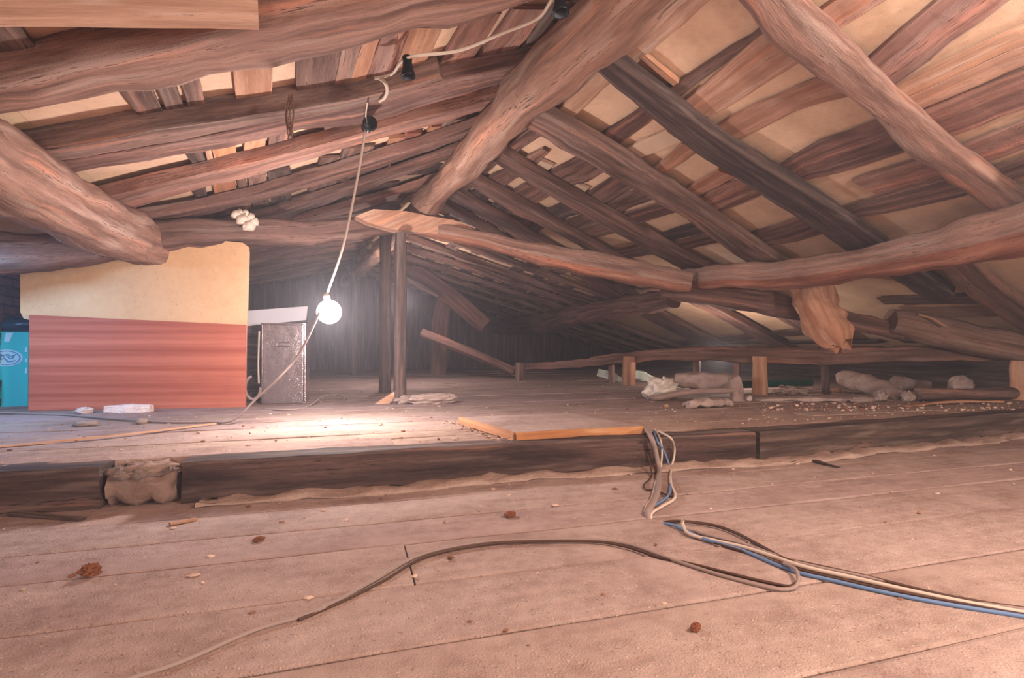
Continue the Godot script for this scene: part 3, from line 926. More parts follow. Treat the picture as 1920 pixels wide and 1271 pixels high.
func right_slope() -> void:
	var dk: StandardMaterial3D = M.dark_wood
	var od: StandardMaterial3D = M.old_wood
	var lg: StandardMaterial3D = M.log_wood
	var fr: StandardMaterial3D = M.fresh_wood
	rafter("broad pinkish waney rafter nearest the upper right corner", [[1360, -20], [1377, 7], [1417, 67], [1534, 157], [1634, 220], [1670, 274], [1847, 394], [1880, 415]], [[1470, -20], [1490, 5], [1640, 145], [1690, 200], [1740, 245], [1815, 300], [1905, 366], [1930, 385]], PR, lg, {"head": 0.6, "tail": 0.2, "tint": Color(1.1, 1.05, 1.04), "h": 0.1, "prof": "hewn", "rough": 0.02})
	rafter("dark blackened square rafter, the straightest on the right slope", [[1117, 129], [1271, 265], [1420, 362], [1574, 462], [1676, 530], [1735, 560]], [[1136, 106], [1352, 265], [1500, 354], [1634, 443], [1735, 518], [1785, 552]], PR, dk, {"tint": Color(0.72, 0.68, 0.72), "head": 0.3, "faces": [Color(1, 1, 1), Color(3.0, 2.9, 2.75), Color(1, 1, 1), Color(1.7, 1.65, 1.6)]})  # near side tint lightened, lamp light put into its colour
	rafter("brown rafter left of the blackened one, lower end behind the near purlin", [[975, 236], [1000, 252], [1081, 296], [1192, 356], [1296, 419], [1403, 497], [1445, 522]], [[1010, 207], [1035, 222], [1115, 262], [1225, 333], [1330, 404], [1455, 486], [1490, 508]], PR, od, {"head": 0.25})
	rafter("slimmer brown rafter second left of the blackened one, reaching below the purlin", [[918, 301], [1000, 350], [1090, 402], [1204, 465], [1281, 510], [1445, 592], [1540, 642]], [[938, 287], [1005, 328], [1100, 382], [1225, 448], [1315, 500], [1490, 580], [1590, 640]], PR, od, {"head": 0.25, "tint": Color(0.82, 0.76, 0.76)})
	rafter("narrow rafter with a pale streak, third left of the blackened one", [[868, 340], [919, 374], [980, 409], [1056, 444], [1108, 481], [1326, 584], [1437, 649]], [[887, 334], [938, 360], [990, 392], [1060, 431], [1132, 475], [1350, 583], [1480, 652]], PR, od, {"head": 0.2, "tint": Color(0.9, 0.8, 0.78)})
	rafter("thin dark rafter fourth left of the blackened one, meeting the curved cross beam", [[838, 371], [880, 392], [917, 417], [960, 441], [1206, 597], [1320, 652]], [[850, 360], [896, 385], [942, 411], [1000, 445], [1240, 590], [1362, 652]], PR, od, {"head": 0.2, "tint": Color(0.8, 0.7, 0.68)})
	rafter("rough crooked short rafter just right of the bolster plank", [[812, 386], [845, 405], [900, 432], [960, 470]], [[828, 376], [868, 402], [915, 428], [985, 470]], PR, od, {"head": 0.2, "prof": "hewn", "rough": 0.04, "tint": Color(0.78, 0.66, 0.62)})
	rafter("wide dusty rafter emerging beneath the near purlin at the right edge", [[1756, 500], [1816, 556], [1838, 571], [1920, 625], [1980, 665]], [[1815, 485], [1870, 538], [1895, 556], [1935, 585], [2040, 660]], PR, lg, {"head": 0.1, "tint": Color(0.72, 0.66, 0.6)})
	# battens above them, bay by bay
	for q in [
		[[[1171, 92], [1267, 0]], [[1198, 117], [1330, 0]], "fresh", Color(0.92, 0.95, 1.0), 0.5],
		[[[1209, 117], [1262, 160]], [[1217, 110], [1270, 153]], "fresh", Color(1.0, 1.05, 1.1), 0.0],
		[[[1261, 163], [1400, 73]], [[1277, 180], [1413, 76]], "old", Color(0.8, 0.75, 0.75), 0.1],
		[[[1290, 186], [1423, 70]], [[1335, 220], [1397, 180], [1487, 123]], "fresh", Color(0.85, 0.80, 0.82), 0.15],
		[[[1357, 230], [1410, 200], [1473, 177], [1545, 146]], [[1390, 259], [1480, 213], [1590, 180]], "fresh", Color(0.72, 0.64, 0.64), 0.1],
		[[[1473, 307], [1537, 267], [1640, 229]], [[1510, 340], [1597, 320], [1690, 288]], "old", Color(1.0, 0.85, 0.85), 0.1],
		[[[1620, 333], [1700, 307]], [[1647, 367], [1750, 340]], "log", Color(0.9, 0.8, 0.8), 0.2],
		[[[1587, 390], [1647, 371], [1763, 340]], [[1610, 408], [1687, 397], [1807, 367]], "old", Color(1.1, 1.0, 1.0), 0.1],
		[[[1500, 50], [1610, -30]], [[1572, 60], [1680, -10]], "fresh", Color(0.82, 0.76, 0.82), 0.3],
		[[[1633, 110], [1760, 0]], [[1683, 157], [1895, 0]], "log", Color(1.0, 0.92, 0.95), 0.5],
		[[[1690, 160], [1919, 50]], [[1707, 180], [1919, 83]], "fresh", Color(1.15, 1.15, 1.05), 0.5],  # bright lit look put into this tint
		[[[1708, 181], [1919, 84]], [[1737, 202], [1919, 124]], "fresh", Color(0.95, 0.92, 0.95), 0.5],
		[[[1742, 207], [1919, 136]], [[1800, 249], [1919, 206]], "log", Color(1.0, 0.86, 0.84), 0.5],
		[[[1827, 267], [1919, 230]], [[1867, 301], [1919, 282]], "log", Color(0.92, 0.8, 0.78), 0.5],
		[[[1877, 314], [1940, 292]], [[1907, 337], [1960, 322]], "old", Color(0.85, 0.8, 0.8), 0.4],
		[[[1046, 208], [1115, 144]], [[1069, 225], [1138, 161]], "fresh", Color(0.95, 1.0, 1.05), 0.1],
		[[[1119, 258], [1190, 211]], [[1152, 279], [1221, 225]], "old", Color(1.0, 0.9, 0.9), 0.1],
		[[[1167, 283], [1240, 250]], [[1186, 302], [1273, 267]], "paint", Color(0.95, 0.86, 0.78), 0.0],
		[[[1217, 319], [1246, 298], [1277, 271]], [[1236, 331], [1298, 290]], "fresh", Color(0.8, 0.72, 0.7), 0.05],
		[[[1282, 358], [1342, 323]], [[1302, 371], [1367, 338]], "fresh", Color(0.82, 0.72, 0.7), 0.05],
		[[[1309, 375], [1371, 342], [1390, 338]], [[1342, 400], [1417, 370]], "log", Color(0.95, 0.82, 0.78), 0.1],
		[[[1410, 440], [1490, 413]], [[1433, 462], [1480, 457], [1537, 440]], "old", Color(1, 0.9, 0.9), 0.1],
		[[[940, 283], [985, 248]], [[963, 289], [1012, 257]], "old", Color(0.9, 0.8, 0.78), 0.05],
		[[[975, 300], [1018, 280]], [[1001, 314], [1021, 290]], "log", Color(0.85, 0.75, 0.7), 0.0],
		[[[1001, 313], [1013, 304]], [[1018, 327], [1035, 313]], "paint", Color(0.8, 0.74, 0.68), 0.0],
		[[[1021, 329], [1079, 298]], [[1063, 352], [1096, 344], [1133, 323]], "old", Color(1, 0.9, 0.88), 0.05],
		[[[1063, 352], [1080, 344]], [[1090, 369], [1098, 358]], "paint", Color(0.8, 0.74, 0.68), 0.0],
		[[[1090, 371], [1146, 333]], [[1121, 388], [1186, 354]], "old", Color(0.95, 0.88, 0.88), 0.05],
		[[[1123, 390], [1194, 356]], [[1146, 404], [1225, 375]], "old", Color(0.95, 0.88, 0.88), 0.05],
		[[[1158, 404], [1234, 383]], [[1186, 423], [1261, 400]], "old", Color(1, 0.9, 0.88), 0.05],
		[[[1225, 444], [1294, 421]], [[1244, 456], [1321, 436]], "dark", Color(0.8, 0.78, 0.8), 0.05],
		[[[1248, 458], [1323, 440]], [[1269, 471], [1350, 454]], "old", Color(0.8, 0.72, 0.7), 0.05],
		[[[887, 325], [920, 300]], [[905, 335], [932, 305]], "old", Color(0.9, 0.8, 0.78), 0.05],
		[[[905, 337], [949, 317]], [[938, 354], [970, 333]], "old", Color(0.85, 0.75, 0.72), 0.05],
		[[[953, 363], [983, 346]], [[991, 390], [1024, 372]], "old", Color(0.95, 0.84, 0.8), 0.06],
		[[[1013, 397], [1050, 384]], [[1046, 415], [1088, 400]], "dark", Color(1.1, 1, 1), 0.05],
		[[[1048, 419], [1090, 404]], [[1104, 450], [1154, 436]], "old", Color(0.95, 0.86, 0.8), 0.06],
		[[[1138, 475], [1200, 463]], [[1188, 483], [1228, 477]], "old", Color(1, 0.9, 0.85), 0.05],
		[[[856, 358], [880, 345]], [[868, 362], [885, 352]], "old", Color(0.9, 0.8, 0.8), 0.05],
		[[[872, 365], [905, 350]], [[900, 382], [922, 371]], "dark", Color(1.1, 1, 1), 0.05],
		[[[914, 389], [930, 379]], [[947, 407], [962, 399]], "dark", Color(1.2, 1, 1), 0.05],
		[[[963, 420], [982, 410]], [[1002, 440], [1018, 430]], "old", Color(0.9, 0.8, 0.8), 0.06],
		[[[1200, 648], [1335, 633], [1500, 618]], [[1210, 655], [1345, 642], [1515, 628]], "old", Color(0.8, 0.75, 0.72), 0.2],
		[[[1655, 560], [1816, 554]], [[1665, 571], [1838, 570]], "old", Color(0.9, 0.85, 0.8), 0.2],
		[[[1690, 576], [1838, 573]], [[1735, 598], [1868, 594]], "fresh", Color(0.62, 0.62, 0.6), 0.05]]:
		var m: StandardMaterial3D = fr if q[2] == "fresh" else (lg if q[2] == "log" else (dk if q[2] == "dark" else (M.lime_wash if q[2] == "paint" else od)))
		batten(q[0], q[1], m, {"tint": q[3], "head": 0.04 if q[4] < 0.3 else 0.1, "tail": (1.4 if q[4] >= 0.3 else maxf(0.03, q[4]))})


func left_bay(pieces: Array, zh: float) -> void:
	for q in pieces:
		var a := on(q[0], q[2], PL, RH)
		var b := on(q[1], q[2], PL, RH)
		var z := (a.z + b.z) * 0.5
		var n: Vector3 = PL[1]
		var c := (a + b) * 0.5
		var w := Vector2(a.x - b.x, a.y - b.y).length() * 0.5
		var st := begin()
		c.z = z
		var sk := rng.randf_range(-0.01, 0.01)
		sweep(st, [[c + n * BT * 0.5 + Vector3(sk, sk * 0.24, -zh), w, BT * 0.5], [c + n * BT * 0.5 + Vector3(-sk, -sk * 0.24, zh), w * rng.randf_range(0.92, 1.05), BT * 0.5]], n, {"rough": 0.012, "freq": 5.0, "tint": (q[4] if q.size() > 4 else jit(0.18))})
		var mm: StandardMaterial3D = M.old_wood
		match q[3]:
			"f": mm = M.fresh_wood
			"d": mm = M.dark_wood
			"l": mm = M.log_wood
		put(st, "batten", mm, left_roof)


func left_slope() -> void:
	var od: StandardMaterial3D = M.old_wood
	var lg: StandardMaterial3D = M.log_wood
	var g := "rafters of the left slope"
	rafter("orange sawn beam end jutting in at the upper left corner", [[-120, -75], [200, -72], [478, -60]], [[-120, 53], [250, 55], [488, 58]], PL, M.fresh_wood, {"off": -0.06, "h": 0.09, "head": 0.3, "tint": Color(1.08, 1.02, 1.0), "rough": 0.006}, g)
	rafter("big gnarled grey-brown log rafter across the upper left", [[-60, 160], [0, 150], [100, 125], [233, 97], [364, 70], [490, 48], [640, 14], [800, -20], [960, -40]], [[-60, 240], [0, 229], [120, 211], [247, 193], [384, 157], [554, 121], [640, 102], [817, 69], [1060, 6]], PL, lg, {"h": 0.14, "prof": "hewn", "rough": 0.04, "freq": 2.4, "head": 0.5, "tail": 0.25, "tint": Color(0.9, 0.86, 0.86)}, g)
	rafter("sawn left rafter with a bright lower edge that carries the black lamp holder", [[40, 290], [77, 285], [307, 241], [547, 204], [640, 189], [735, 170], [828, 142]], [[60, 312], [107, 302], [334, 265], [534, 223], [640, 206], [740, 181], [830, 150]], PL, od, {"h": 0.12, "head": 0.4, "tint": Color(1.25, 1.15, 1.1)}, g)
	rafter("darker left rafter tight behind the one with the lamp holder", [[107, 305], [334, 268], [534, 226], [640, 208], [830, 153], [985, 120]], [[140, 323], [334, 293], [457, 270], [550, 247], [690, 231], [773, 203], [960, 153]], PL, od, {"h": 0.09, "head": 0.35, "tail": 0.1, "tint": Color(1.0, 0.9, 0.9)}, g)
	rafter("third left rafter counted down from the lamp holder, bowed and dusty", [[170, 378], [354, 333], [500, 300], [640, 262], [773, 226], [913, 192]], [[234, 395], [364, 357], [500, 324], [640, 281], [767, 247], [910, 207]], PL, lg, {"h": 0.09, "head": 0.3, "tail": 0.1, "tint": Color(0.9, 0.82, 0.82)}, g)
	rafter("fourth left rafter below the lamp holder, crossing the hanging cord", [[240, 414], [410, 385], [504, 358], [640, 320], [707, 300], [827, 264], [900, 238]], [[290, 423], [417, 396], [547, 361], [640, 335], [740, 305], [860, 264], [905, 247]], PL, od, {"h": 0.08, "head": 0.3, "tail": 0.1, "tint": Color(1.0, 0.92, 0.92)}, g)
	rafter("fifth left rafter below the lamp holder, starting at the pale foam lumps", [[440, 417], [500, 404], [640, 359], [740, 325], [860, 284]], [[470, 425], [560, 402], [640, 371], [757, 329], [865, 292]], PL, od, {"h": 0.07, "head": 0.3, "tail": 0.15, "tint": Color(0.9, 0.82, 0.82)}, g)
	rafter("lowest near left rafter, ending just above the bolster plank", [[520, 425], [640, 392], [780, 352], [845, 326]], [[545, 430], [640, 404], [780, 364], [850, 333]], PL, lg, {"h": 0.07, "head": 0.3, "tail": 0.15, "tint": Color(0.92, 0.82, 0.8)}, g)
	var grey_ := Color(1.05, 1.05, 1.1)
	# above the big log
	left_bay([[-20, 66, 88, "o", Color(0.95, 1.0, 1.05)], [180, 262, 75, "o", Color(1.05, 1.08, 1.12)], [297, 337, 66, "f", Color(0.85, 0.85, 0.9)], [440, 470, 40, "o"], [488, 516, 14, "f"], [590, 640, -5, "o"], [690, 760, -20, "o"]], 0.22)
	left_bay([[-80, 40, -160, "o"], [120, 260, -180, "l"], [330, 420, -190, "o"], [520, 640, -200, "f", Color(0.8, 0.7, 0.66)], [760, 830, -190, "o"]], 0.4)
	# big log to lamp-holder rafter
	left_bay([[249, 302, 202, "o", grey_], [306, 343, 193, "o", grey_], [347, 383, 184, "o", grey_], [438, 511, 163, "f", Color(0.85, 0.78, 0.76)], [556, 630, 145, "o"], [634, 666, 130, "l"], [668, 695, 120, "f", Color(0.9, 0.8, 0.75)], [701, 748, 105, "l", Color(0.9, 0.8, 0.8)], [755, 808, 96, "f", Color(0.75, 0.66, 0.6)], [846, 905, 82, "l", Color(0.85, 0.75, 0.72)], [922, 985, 74, "l", Color(1, 0.9, 0.88)], [1004, 1040, 60, "o", Color(1.1, 1.1, 1.1)]], 0.26)
	# next bay
	left_bay([[354, 384, 296, "d", Color(1.4, 1.4, 1.4)], [387, 398, 290, "f"], [400, 443, 288, "f", Color(0.95, 0.8, 0.62)], [457, 497, 277, "f", Color(0.92, 0.8, 0.7)], [503, 549, 266, "o", grey_], [608, 640, 245, "o"], [642, 702, 240, "o"], [776, 828, 212, "f", Color(0.7, 0.6, 0.56)], [868, 905, 185, "o"]], 0.17)
	left_bay([[363, 388, 362, "d", Color(1.4, 1.4, 1.4)], [399, 444, 352, "f", Color(0.75, 0.6, 0.5)], [446, 464, 345, "o"], [466, 501, 340, "l"], [503, 547, 331, "d", Color(1.3, 1.2, 1.2)], [598, 640, 308, "o"], [642, 695, 290, "o"], [727, 752, 272, "f", Color(0.7, 0.58, 0.52)], [755, 780, 264, "l", Color(1, 0.7, 0.65)], [800, 822, 252, "f", Color(0.7, 0.58, 0.52)], [826, 860, 240, "o"]], 0.15)
	left_bay([[420, 440, 392, "o"], [443, 470, 386, "f"], [472, 505, 380, "o", grey_], [508, 545, 370, "d", Color(1.3, 1.3, 1.3)], [580, 640, 348, "o"], [645, 720, 325, "o"], [740, 800, 300, "d", Color(1.3, 1.2, 1.2)], [806, 850, 280, "o"]], 0.14)
	left_bay([[600, 735, 358, "o"], [772, 830, 318, "d", Color(1.4, 1.3, 1.3)], [835, 850, 305, "o"]], 0.14)


func far_roof() -> void:
	# beyond the twin posts both slopes go on into the dark
	var words := ["first", "second", "third", "fourth", "fifth", "sixth", "seventh", "eighth", "ninth", "tenth"]
	var k := 0
	var z := -5.95
	while z > -11.5:
		var r := rng.randf_range(-0.05, 0.05)
		var st := begin()
		var a: Vector3 = PR[0] + PR[1] * RH * 0.5 + Vector3(0.05, -0.013, z)
		var reach := 3.6 if k < 4 else 6.6
		var b: Vector3 = PR[0] + PR[1] * RH * 0.5 + Vector3(reach, -reach * 0.26, z + r)
		sweep(st, [[a, 0.05, RH * 0.5], [(a + b) * 0.5 + Vector3(0, 0, r), 0.045, RH * 0.5], [b, 0.05, RH * 0.5]], PR[1], {"rough": 0.02, "step": 0.2, "tint": jit(0.15)})
		tag(put(st, "rafter", M.old_wood), "dim %s right-slope rafter counted back behind the twin posts" % words[k], "rafter", "rafters of the right slope")
		st = begin()
		a = PL[0] + PL[1] * RH * 0.5 + Vector3(-0.05, -0.012, z + 0.1)
		b = PL[0] + PL[1] * RH * 0.5 + Vector3(-4.3, -4.3 * 0.24, z + 0.1 + r)
		sweep(st, [[a, 0.05, RH * 0.5], [b, 0.05, RH * 0.5]], PL[1], {"rough": 0.02, "step": 0.2, "tint": jit(0.15)})
		tag(put(st, "rafter", M.old_wood), "dim %s left-slope rafter counted back behind the bulb" % words[k], "rafter", "rafters of the left slope")
		k += 1
		z -= 0.62
	for s in [[PR, 1.0, 7.0, 0.26, right_roof], [PL, -1.0, 4.2, 0.24, left_roof]]:
		var x := 0.12
		while x < s[2]:
			var w := rng.randf_range(0.10, 0.19)
			var zz := -5.45 if s[1] > 0.0 else -5.5
			if s[1] > 0.0 and x > 3.3:
				zz = -8.4
			if s[1] > 0.0 and x > 5.7:
				zz = 0.5
			while zz > -11.7:
				var l := rng.randf_range(0.7, 2.0)
				var st2 := begin()
				var c: Vector3 = s[0][0] + s[0][1] * (RH + BT * 0.5) + Vector3(s[1] * (x + w * 0.5), -s[3] * (x + w * 0.5), zz)
				var e := c + Vector3(rng.randf_range(-0.02, 0.02), 0, -l)
				sweep(st2, [[c, w * 0.5, BT * 0.5], [e, w * 0.5, BT * 0.5]], s[0][1], {"rough": 0.012, "step": 0.25, "tint": jit(0.2)})
				put(st2, "batten", M.old_wood if rng.randf() < 0.7 else M.dark_wood, s[4])
				zz -= l + (rng.randf_range(0.2, 0.6) if rng.randf() < 0.6 else 0.01)
			x += w + rng.randf_range(0.06, 0.24)


# ------------------------------------------------------------------ things on the left
func props_left() -> void:
	# the two boards
	var bl := on(53, 770, DECK)
	var br := on(460, 764, DECK)
	var pb := upright(bl, br)
	var nb: Vector3 = pb[1]
	if nb.dot(EYE - bl) < 0:
		nb = -nb
	var st := begin()
	prism(st, [bl, br, on(462, 609, pb), on(55, 590, pb)], nb, 0.02, Color.WHITE, Vector2(0.3, 0.2))
	tag(put(st, "wardrobe_board", M.veneer), "red-brown striped veneer board standing on edge below the tan board", "board")
	st = begin()
	var back := [pb[0] - nb * 0.03, pb[1]]
	var o := []
	for q in [[463, 612], [60, 601], [44, 597], [38, 585], [38, 512], [120, 462], [300, 440], [455, 455], [466, 463], [467, 474]]:
		o.append(on(q[0], q[1], back))
	prism(st, o, nb, 0.02)
	tag(put(st, "wardrobe_board", M.cream_board), "tan board with rounded corners rising behind the red veneer board", "board")
	# carton
	var c0 := on(-60, 766, DECK)
	var c1 := on(52, 762, DECK)
	c0.z = c1.z - 0.1
	var pc := upright(c0, c1)
	var nc: Vector3 = pc[1]
	if nc.dot(EYE - c0) < 0:
		nc = -nc
	var root := empty("carton", (c0 + c1) * 0.5)
	st = begin()
	var hc := on(30, 622, pc).y - STEP
	prism(st, shifted([c0, c1, c1 + Vector3(0, hc, 0), c0 + Vector3(0, hc, 0)], -root.position), nc, 0.34)
	put(st, "carton_body", M.blue_carton, root)
	var em := on(12, 671, pc)
	var ax := (c1 - c0).normalized()
	st = begin()
	oval(st, em - root.position + nc * 0.003, ax, Vector3.UP, nc, 0.122, 0.07, 0.0, 0.003)
	var pr := put(st, "printed_emblem", M.print_white, root)
	pr.set_meta("label", "white oval emblem with blue swirls")
	st = begin()
	oval(st, em - root.position + nc * 0.0045, ax, Vector3.UP, nc, 0.108, 0.060, 0.9, 0.002)
	for w in [[-0.075, 0.0, 0.01, 0.03, 0.03, 0.01, 0.075, 0.03], [-0.07, -0.02, -0.01, -0.005, 0.02, -0.03, 0.07, -0.02], [0.0, 0.02, 0.03, -0.005, 0.05, 0.0, 0.06, 0.02], [-0.08, 0.02, -0.05, 0.03, -0.02, 0.015, 0.01, -0.035]]:
		var p := []
		for i in 4:
			p.append(em - root.position + nc * 0.004 + ax * w[i * 2] + Vector3.UP * w[i * 2 + 1])
		tube(st, p, 0.004, Color.WHITE, 6)
	put(st, "emblem_lines", M.print_blue, root)
	st = begin()
	prism(st, shifted([on(8, 640, pc), on(18, 641, pc), on(26, 624, pc), on(12, 624, pc)], -root.position + nc * 0.004), nc, 0.004)
	put(st, "printed_mark", M.print_white, root)
	for y in [[651, 660], [672, 679], [690, 700]]:
		st = begin()
		prism(st, shifted([on(47, y[1], pc), on(51.5, y[1], pc), on(51.5, y[0], pc), on(48, y[0], pc)], -root.position + nc * 0.004), nc, 0.004)
		put(st, "printed_mark", M.print_white, root)
	tag(root, "bright blue carton with a white oval emblem at the left edge", "box")
	st = begin()
	lump(st, (c0 + c1) * 0.5 + Vector3(0.13, hc + 0.055, -0.13), Vector3(0.3, 0.075, 0.14), 0.35, 0.1, Color.WHITE, 2.0, 16, 28)
	tag(put(st, "plastic_bag", M.teal_bag), "dark glossy teal bag lying on top of the blue carton", "bag")
	# tin case
	var t0 := on(488, 757, DECK)
	var t1 := on(573, 756, DECK)
	t1.z = t0.z + 0.07
	var h := deep(530, 606, depth((t0 + t1) * 0.5)).y - STEP
	var dx := (t1 - t0) * 0.5
	var nt := dx.cross(Vector3.UP).normalized()
	if nt.dot(EYE - t0) < 0:
		nt = -nt
	root = empty("metal_case", (t0 + t1) * 0.5)
	st = begin()
	sweep(st, [[Vector3(0, 0.0, 0) - nt * 0.12, 0.12, dx.length()], [Vector3(0, h * 0.5, 0) - nt * 0.12, 0.12, dx.length()], [Vector3(0, h, 0) - nt * 0.12, 0.12, dx.length()]], dx.normalized(), {"rough": 0.004, "freq": 3.0, "step": 0.05})
	put(st, "case_body", M.tin, root)
	st = begin()
	for e in [[-0.055, 0.0, 0.055, 0.0], [-0.055, 0.032, 0.055, 0.032], [-0.055, 0.0, -0.055, 0.032], [0.055, 0.0, 0.055, 0.032]]:
		var hx := dx.normalized()
		var q0: Vector3 = Vector3(0, h * 0.715, 0) + nt * 0.004 + hx * e[0] + Vector3.UP * e[1]
		var q1: Vector3 = Vector3(0, h * 0.715, 0) + nt * 0.004 + hx * e[2] + Vector3.UP * e[3]
		tube(st, [q0, q1], 0.006, Color(0.6, 0.55, 0.55))
	put(st, "handle_slot", M.tin, root)
	st = begin()
	for sg in [-1.0, 1.0]:
		tube(st, [dx * 0.93 * sg + nt * 0.002 + Vector3(0, 0.01, 0), dx * 0.93 * sg + nt * 0.002 + Vector3(0, h - 0.01, 0)], 0.007, Color(0.55, 0.48, 0.48))
	tube(st, [dx * -0.93 + nt * 0.002 + Vector3(0, h - 0.012, 0), dx * 0.93 + nt * 0.002 + Vector3(0, h - 0.012, 0)], 0.007, Color(0.55, 0.48, 0.48))
	put(st, "rim", M.tin, root)
	st = begin()
	tube(st, [dx * -1.09 - nt * 0.02 + Vector3(0, h * 0.25, 0), dx * -1.12 - nt * 0.02 + Vector3(0, h * 0.5, 0), dx * -1.09 - nt * 0.02 + Vector3(0, h * 0.9, 0)], 0.008)
	put(st, "side_handle", M.cable_white, root)
	tag(root, "worn shiny metal case with a slot handle, upright below the bulb", "case")
	# white panel lying over the case
	st = begin()
	var pw := at_z(root.position.z - 0.30)
	prism(st, [on(456, 612, pw), on(574, 600, pw), on(577, 574, pw), on(456, 583, pw)], Vector3(0, 0, 1), 0.2)
	tag(put(st, "white_panel", M.white_paint), "white painted panel lying behind the top of the metal case", "panel")
	st = begin()
	var pd := at_z(root.position.z - 0.36)
	prism(st, [on(450, 752, pd), on(500, 752, pd), on(500, 608, pd), on(450, 612, pd)], Vector3(0, 0, 1), 0.1)
	tag(put(st, "dark_crate", M.dark_wood), "dark crate in shade between the veneer board and the metal case, under the white panel", "crate")
	# hose ring beside the case
	st = begin()
	var hose := []
	for i in 15:
		var a := PI * 0.55 + TAU * 0.72 * i / 14.0
		hose.append(on(474, 727, at_z(t0.z + 0.10)) + Vector3(cos(a) * 0.06, sin(a) * 0.1, sin(a) * 0.03))
	tube(st, hose, 0.013)
	tag(put(st, "hose", M.cable_grey), "curved end of grey hose between the veneer board and the metal case", "hose")
	# stones along the boards
	st = begin()
	var sl0 := on(199, 775, DECK) + Vector3(0, 0.032, 0)
	var sl1 := on(284, 773, DECK) + Vector3(0, 0.028, 0)
	sweep(st, [[sl0, 0.04, 0.026], [sl0.lerp(sl1, 0.5), 0.05, 0.032], [sl1, 0.045, 0.028]], Vector3.UP, {"rough": 0.012, "freq": 9.0, "step": 0.04, "jag": 0.015})
	tag(put(st, "stone_slab", M.stone), "long pale flat slab lying against the foot of the veneer board", "stone")
	stone("stone", "small pale stone left of the flat slab", 156, 777, Vector3(0.055, 0.03, 0.04), 0.5, M.stone, 0.3)
	stone("stone", "tan flat stone in front of the pale one, nearer the step", 160, 799, Vector3(0.07, 0.018, 0.035), 0.35, M.dust_fine, 0.1)
	stone("stone", "tiny chip of stone standing on the flat slab's right end", 279, 762, Vector3(0.03, 0.035, 0.02), 0.4, M.fresh_wood, 0.2)
	stone("stone", "round pebble on the boards right of the tan flat stone", 265, 795, Vector3(0.035, 0.02, 0.03), 0.3, M.dust_fine, 0.7)
	stone("rubble_lump", "grey rubble heap at the foot of the metal case, left side", 468, 722, Vector3(0.09, 0.08, 0.06), 0.6, M.dust_fine, 0.3)
	# foam on the cross beam
	st = begin()
	var pf := at_z(-4.86)
	for q in [[443, 403, 9], [455, 412, 12], [468, 424, 11], [476, 416, 9], [460, 400, 7], [470, 408, 8], [450, 398, 6], [462, 426, 8]]:
		var p := on(q[0], q[1], pf)
		lump(st, p, Vector3.ONE * q[2] * depth(p) / FOCAL, 0.5, 0.0, Color.WHITE, 2.5, 8, 12)
	tag(put(st, "foam_lump", M.foam), "pale knobbly foam lump stuck on the cross beam above the boards", "foam")
	# straw wisp hanging from a rafter
	st = begin()
	for i in 14:
		var y0 := 176.0 + rng.randf() * 8
		var a2 := on(540 + rng.randf() * 10, y0, PL, -0.02)
		var d2 := depth(a2)
		tube(st, [a2, deep(543 + rng.randf_range(-9, 9), 215, d2 - 0.05), deep(545 + rng.randf_range(-9, 9), 236 + rng.randf() * 36, d2 - 0.06)], 0.002, jit(0.4), 4)
	tag(put(st, "straw_wisp", M.web), "wisp of brown straw hanging from a left rafter", "straw")
	# lamp string
	var bulb := BULB
	var br_root := empty("light_bulb", bulb)
	st = begin()
	var pr2 := []
	for i in 15:
		var v := PI * i / 14.0
		pr2.append([maxf(sin(v) * 0.078, 0.0), -cos(v) * 0.078])  # wide globe, the glare of the bulb put into its radius
	lathe(st, Vector3.ZERO, Vector3(-0.15, 0.95, 0.1).normalized(), pr2, 28)
	put(st, "bulb_glass", M.bulb_glow, br_root)
	st = begin()
	lathe(st, Vector3(-0.012, 0.074, 0.008), Vector3(-0.15, 0.95, 0.1).normalized(), [[0.0, 0.0], [0.02, 0.0], [0.02, 0.03], [0.012, 0.045], [0.0, 0.045]], 14)
	put(st, "bulb_cap", M.cable_white, br_root)
	tag(br_root, "glowing round bulb hanging in mid air on the long pale cord", "bulb")
	for q: Vector3 in REAR:  # added fill lamps behind the viewer and the unseen one overhead
		var rb := empty("light_bulb", q)
		st = begin()
		lathe(st, Vector3.ZERO, Vector3.UP, pr2, 20)
		put(st, "bulb_glass", M.bulb_glow, rb)
		st = begin()
		tube(st, [Vector3(0, 0.07, 0), Vector3(0, 0.25, 0)], 0.006)
		put(st, "cord", M.cable_white, rb)
		tag(rb, "unseen round lamp %s" % ("lighting the roof from above the viewer" if q.y > 1.5 else ("added as fill far behind the viewer on the right" if q.x > 1 else "added as fill far behind the viewer on the left")), "bulb")
	for q: Vector3 in HIDDEN:  # added fill lamps, kept out of sight to brighten the far roof
		var hb := empty("light_bulb", q)
		st = begin()
		var sm := []
		for w in pr2:
			sm.append([w[0] * 0.36, w[1] * 0.36])
		lathe(st, Vector3.ZERO, Vector3.UP, sm, 16)
		put(st, "bulb_glass", M.bulb_glow, hb)
		st = begin()
		tube(st, [Vector3(0, 0.025, 0), Vector3(0, 0.05, 0), Vector3(-0.05, 0.06, 0.05), Vector3(-0.12, 0.04, 0.14)] if q.x > 3 else [Vector3(0, 0.025, 0), Vector3(0, (2.15 - 0.26 * absf(q.x - RX)) - q.y, 0)], 0.004)
		put(st, "cord", M.cable_white, hb)
		tag(hb, "small added fill lamp hidden behind the %s" % ("low eaves beam" if q.x > 3 else "nearer of the twin posts"), "bulb")
	var s1 := on(689, 237, PL, -0.07)
	holder("lamp_holder", "empty black lamp holder facing out at the top of the bulb's cord", s1, Vector3(0.05, -0.12, 0.95).normalized(), 1.4)
	var s2 := on(764, 120, PL, -0.05)
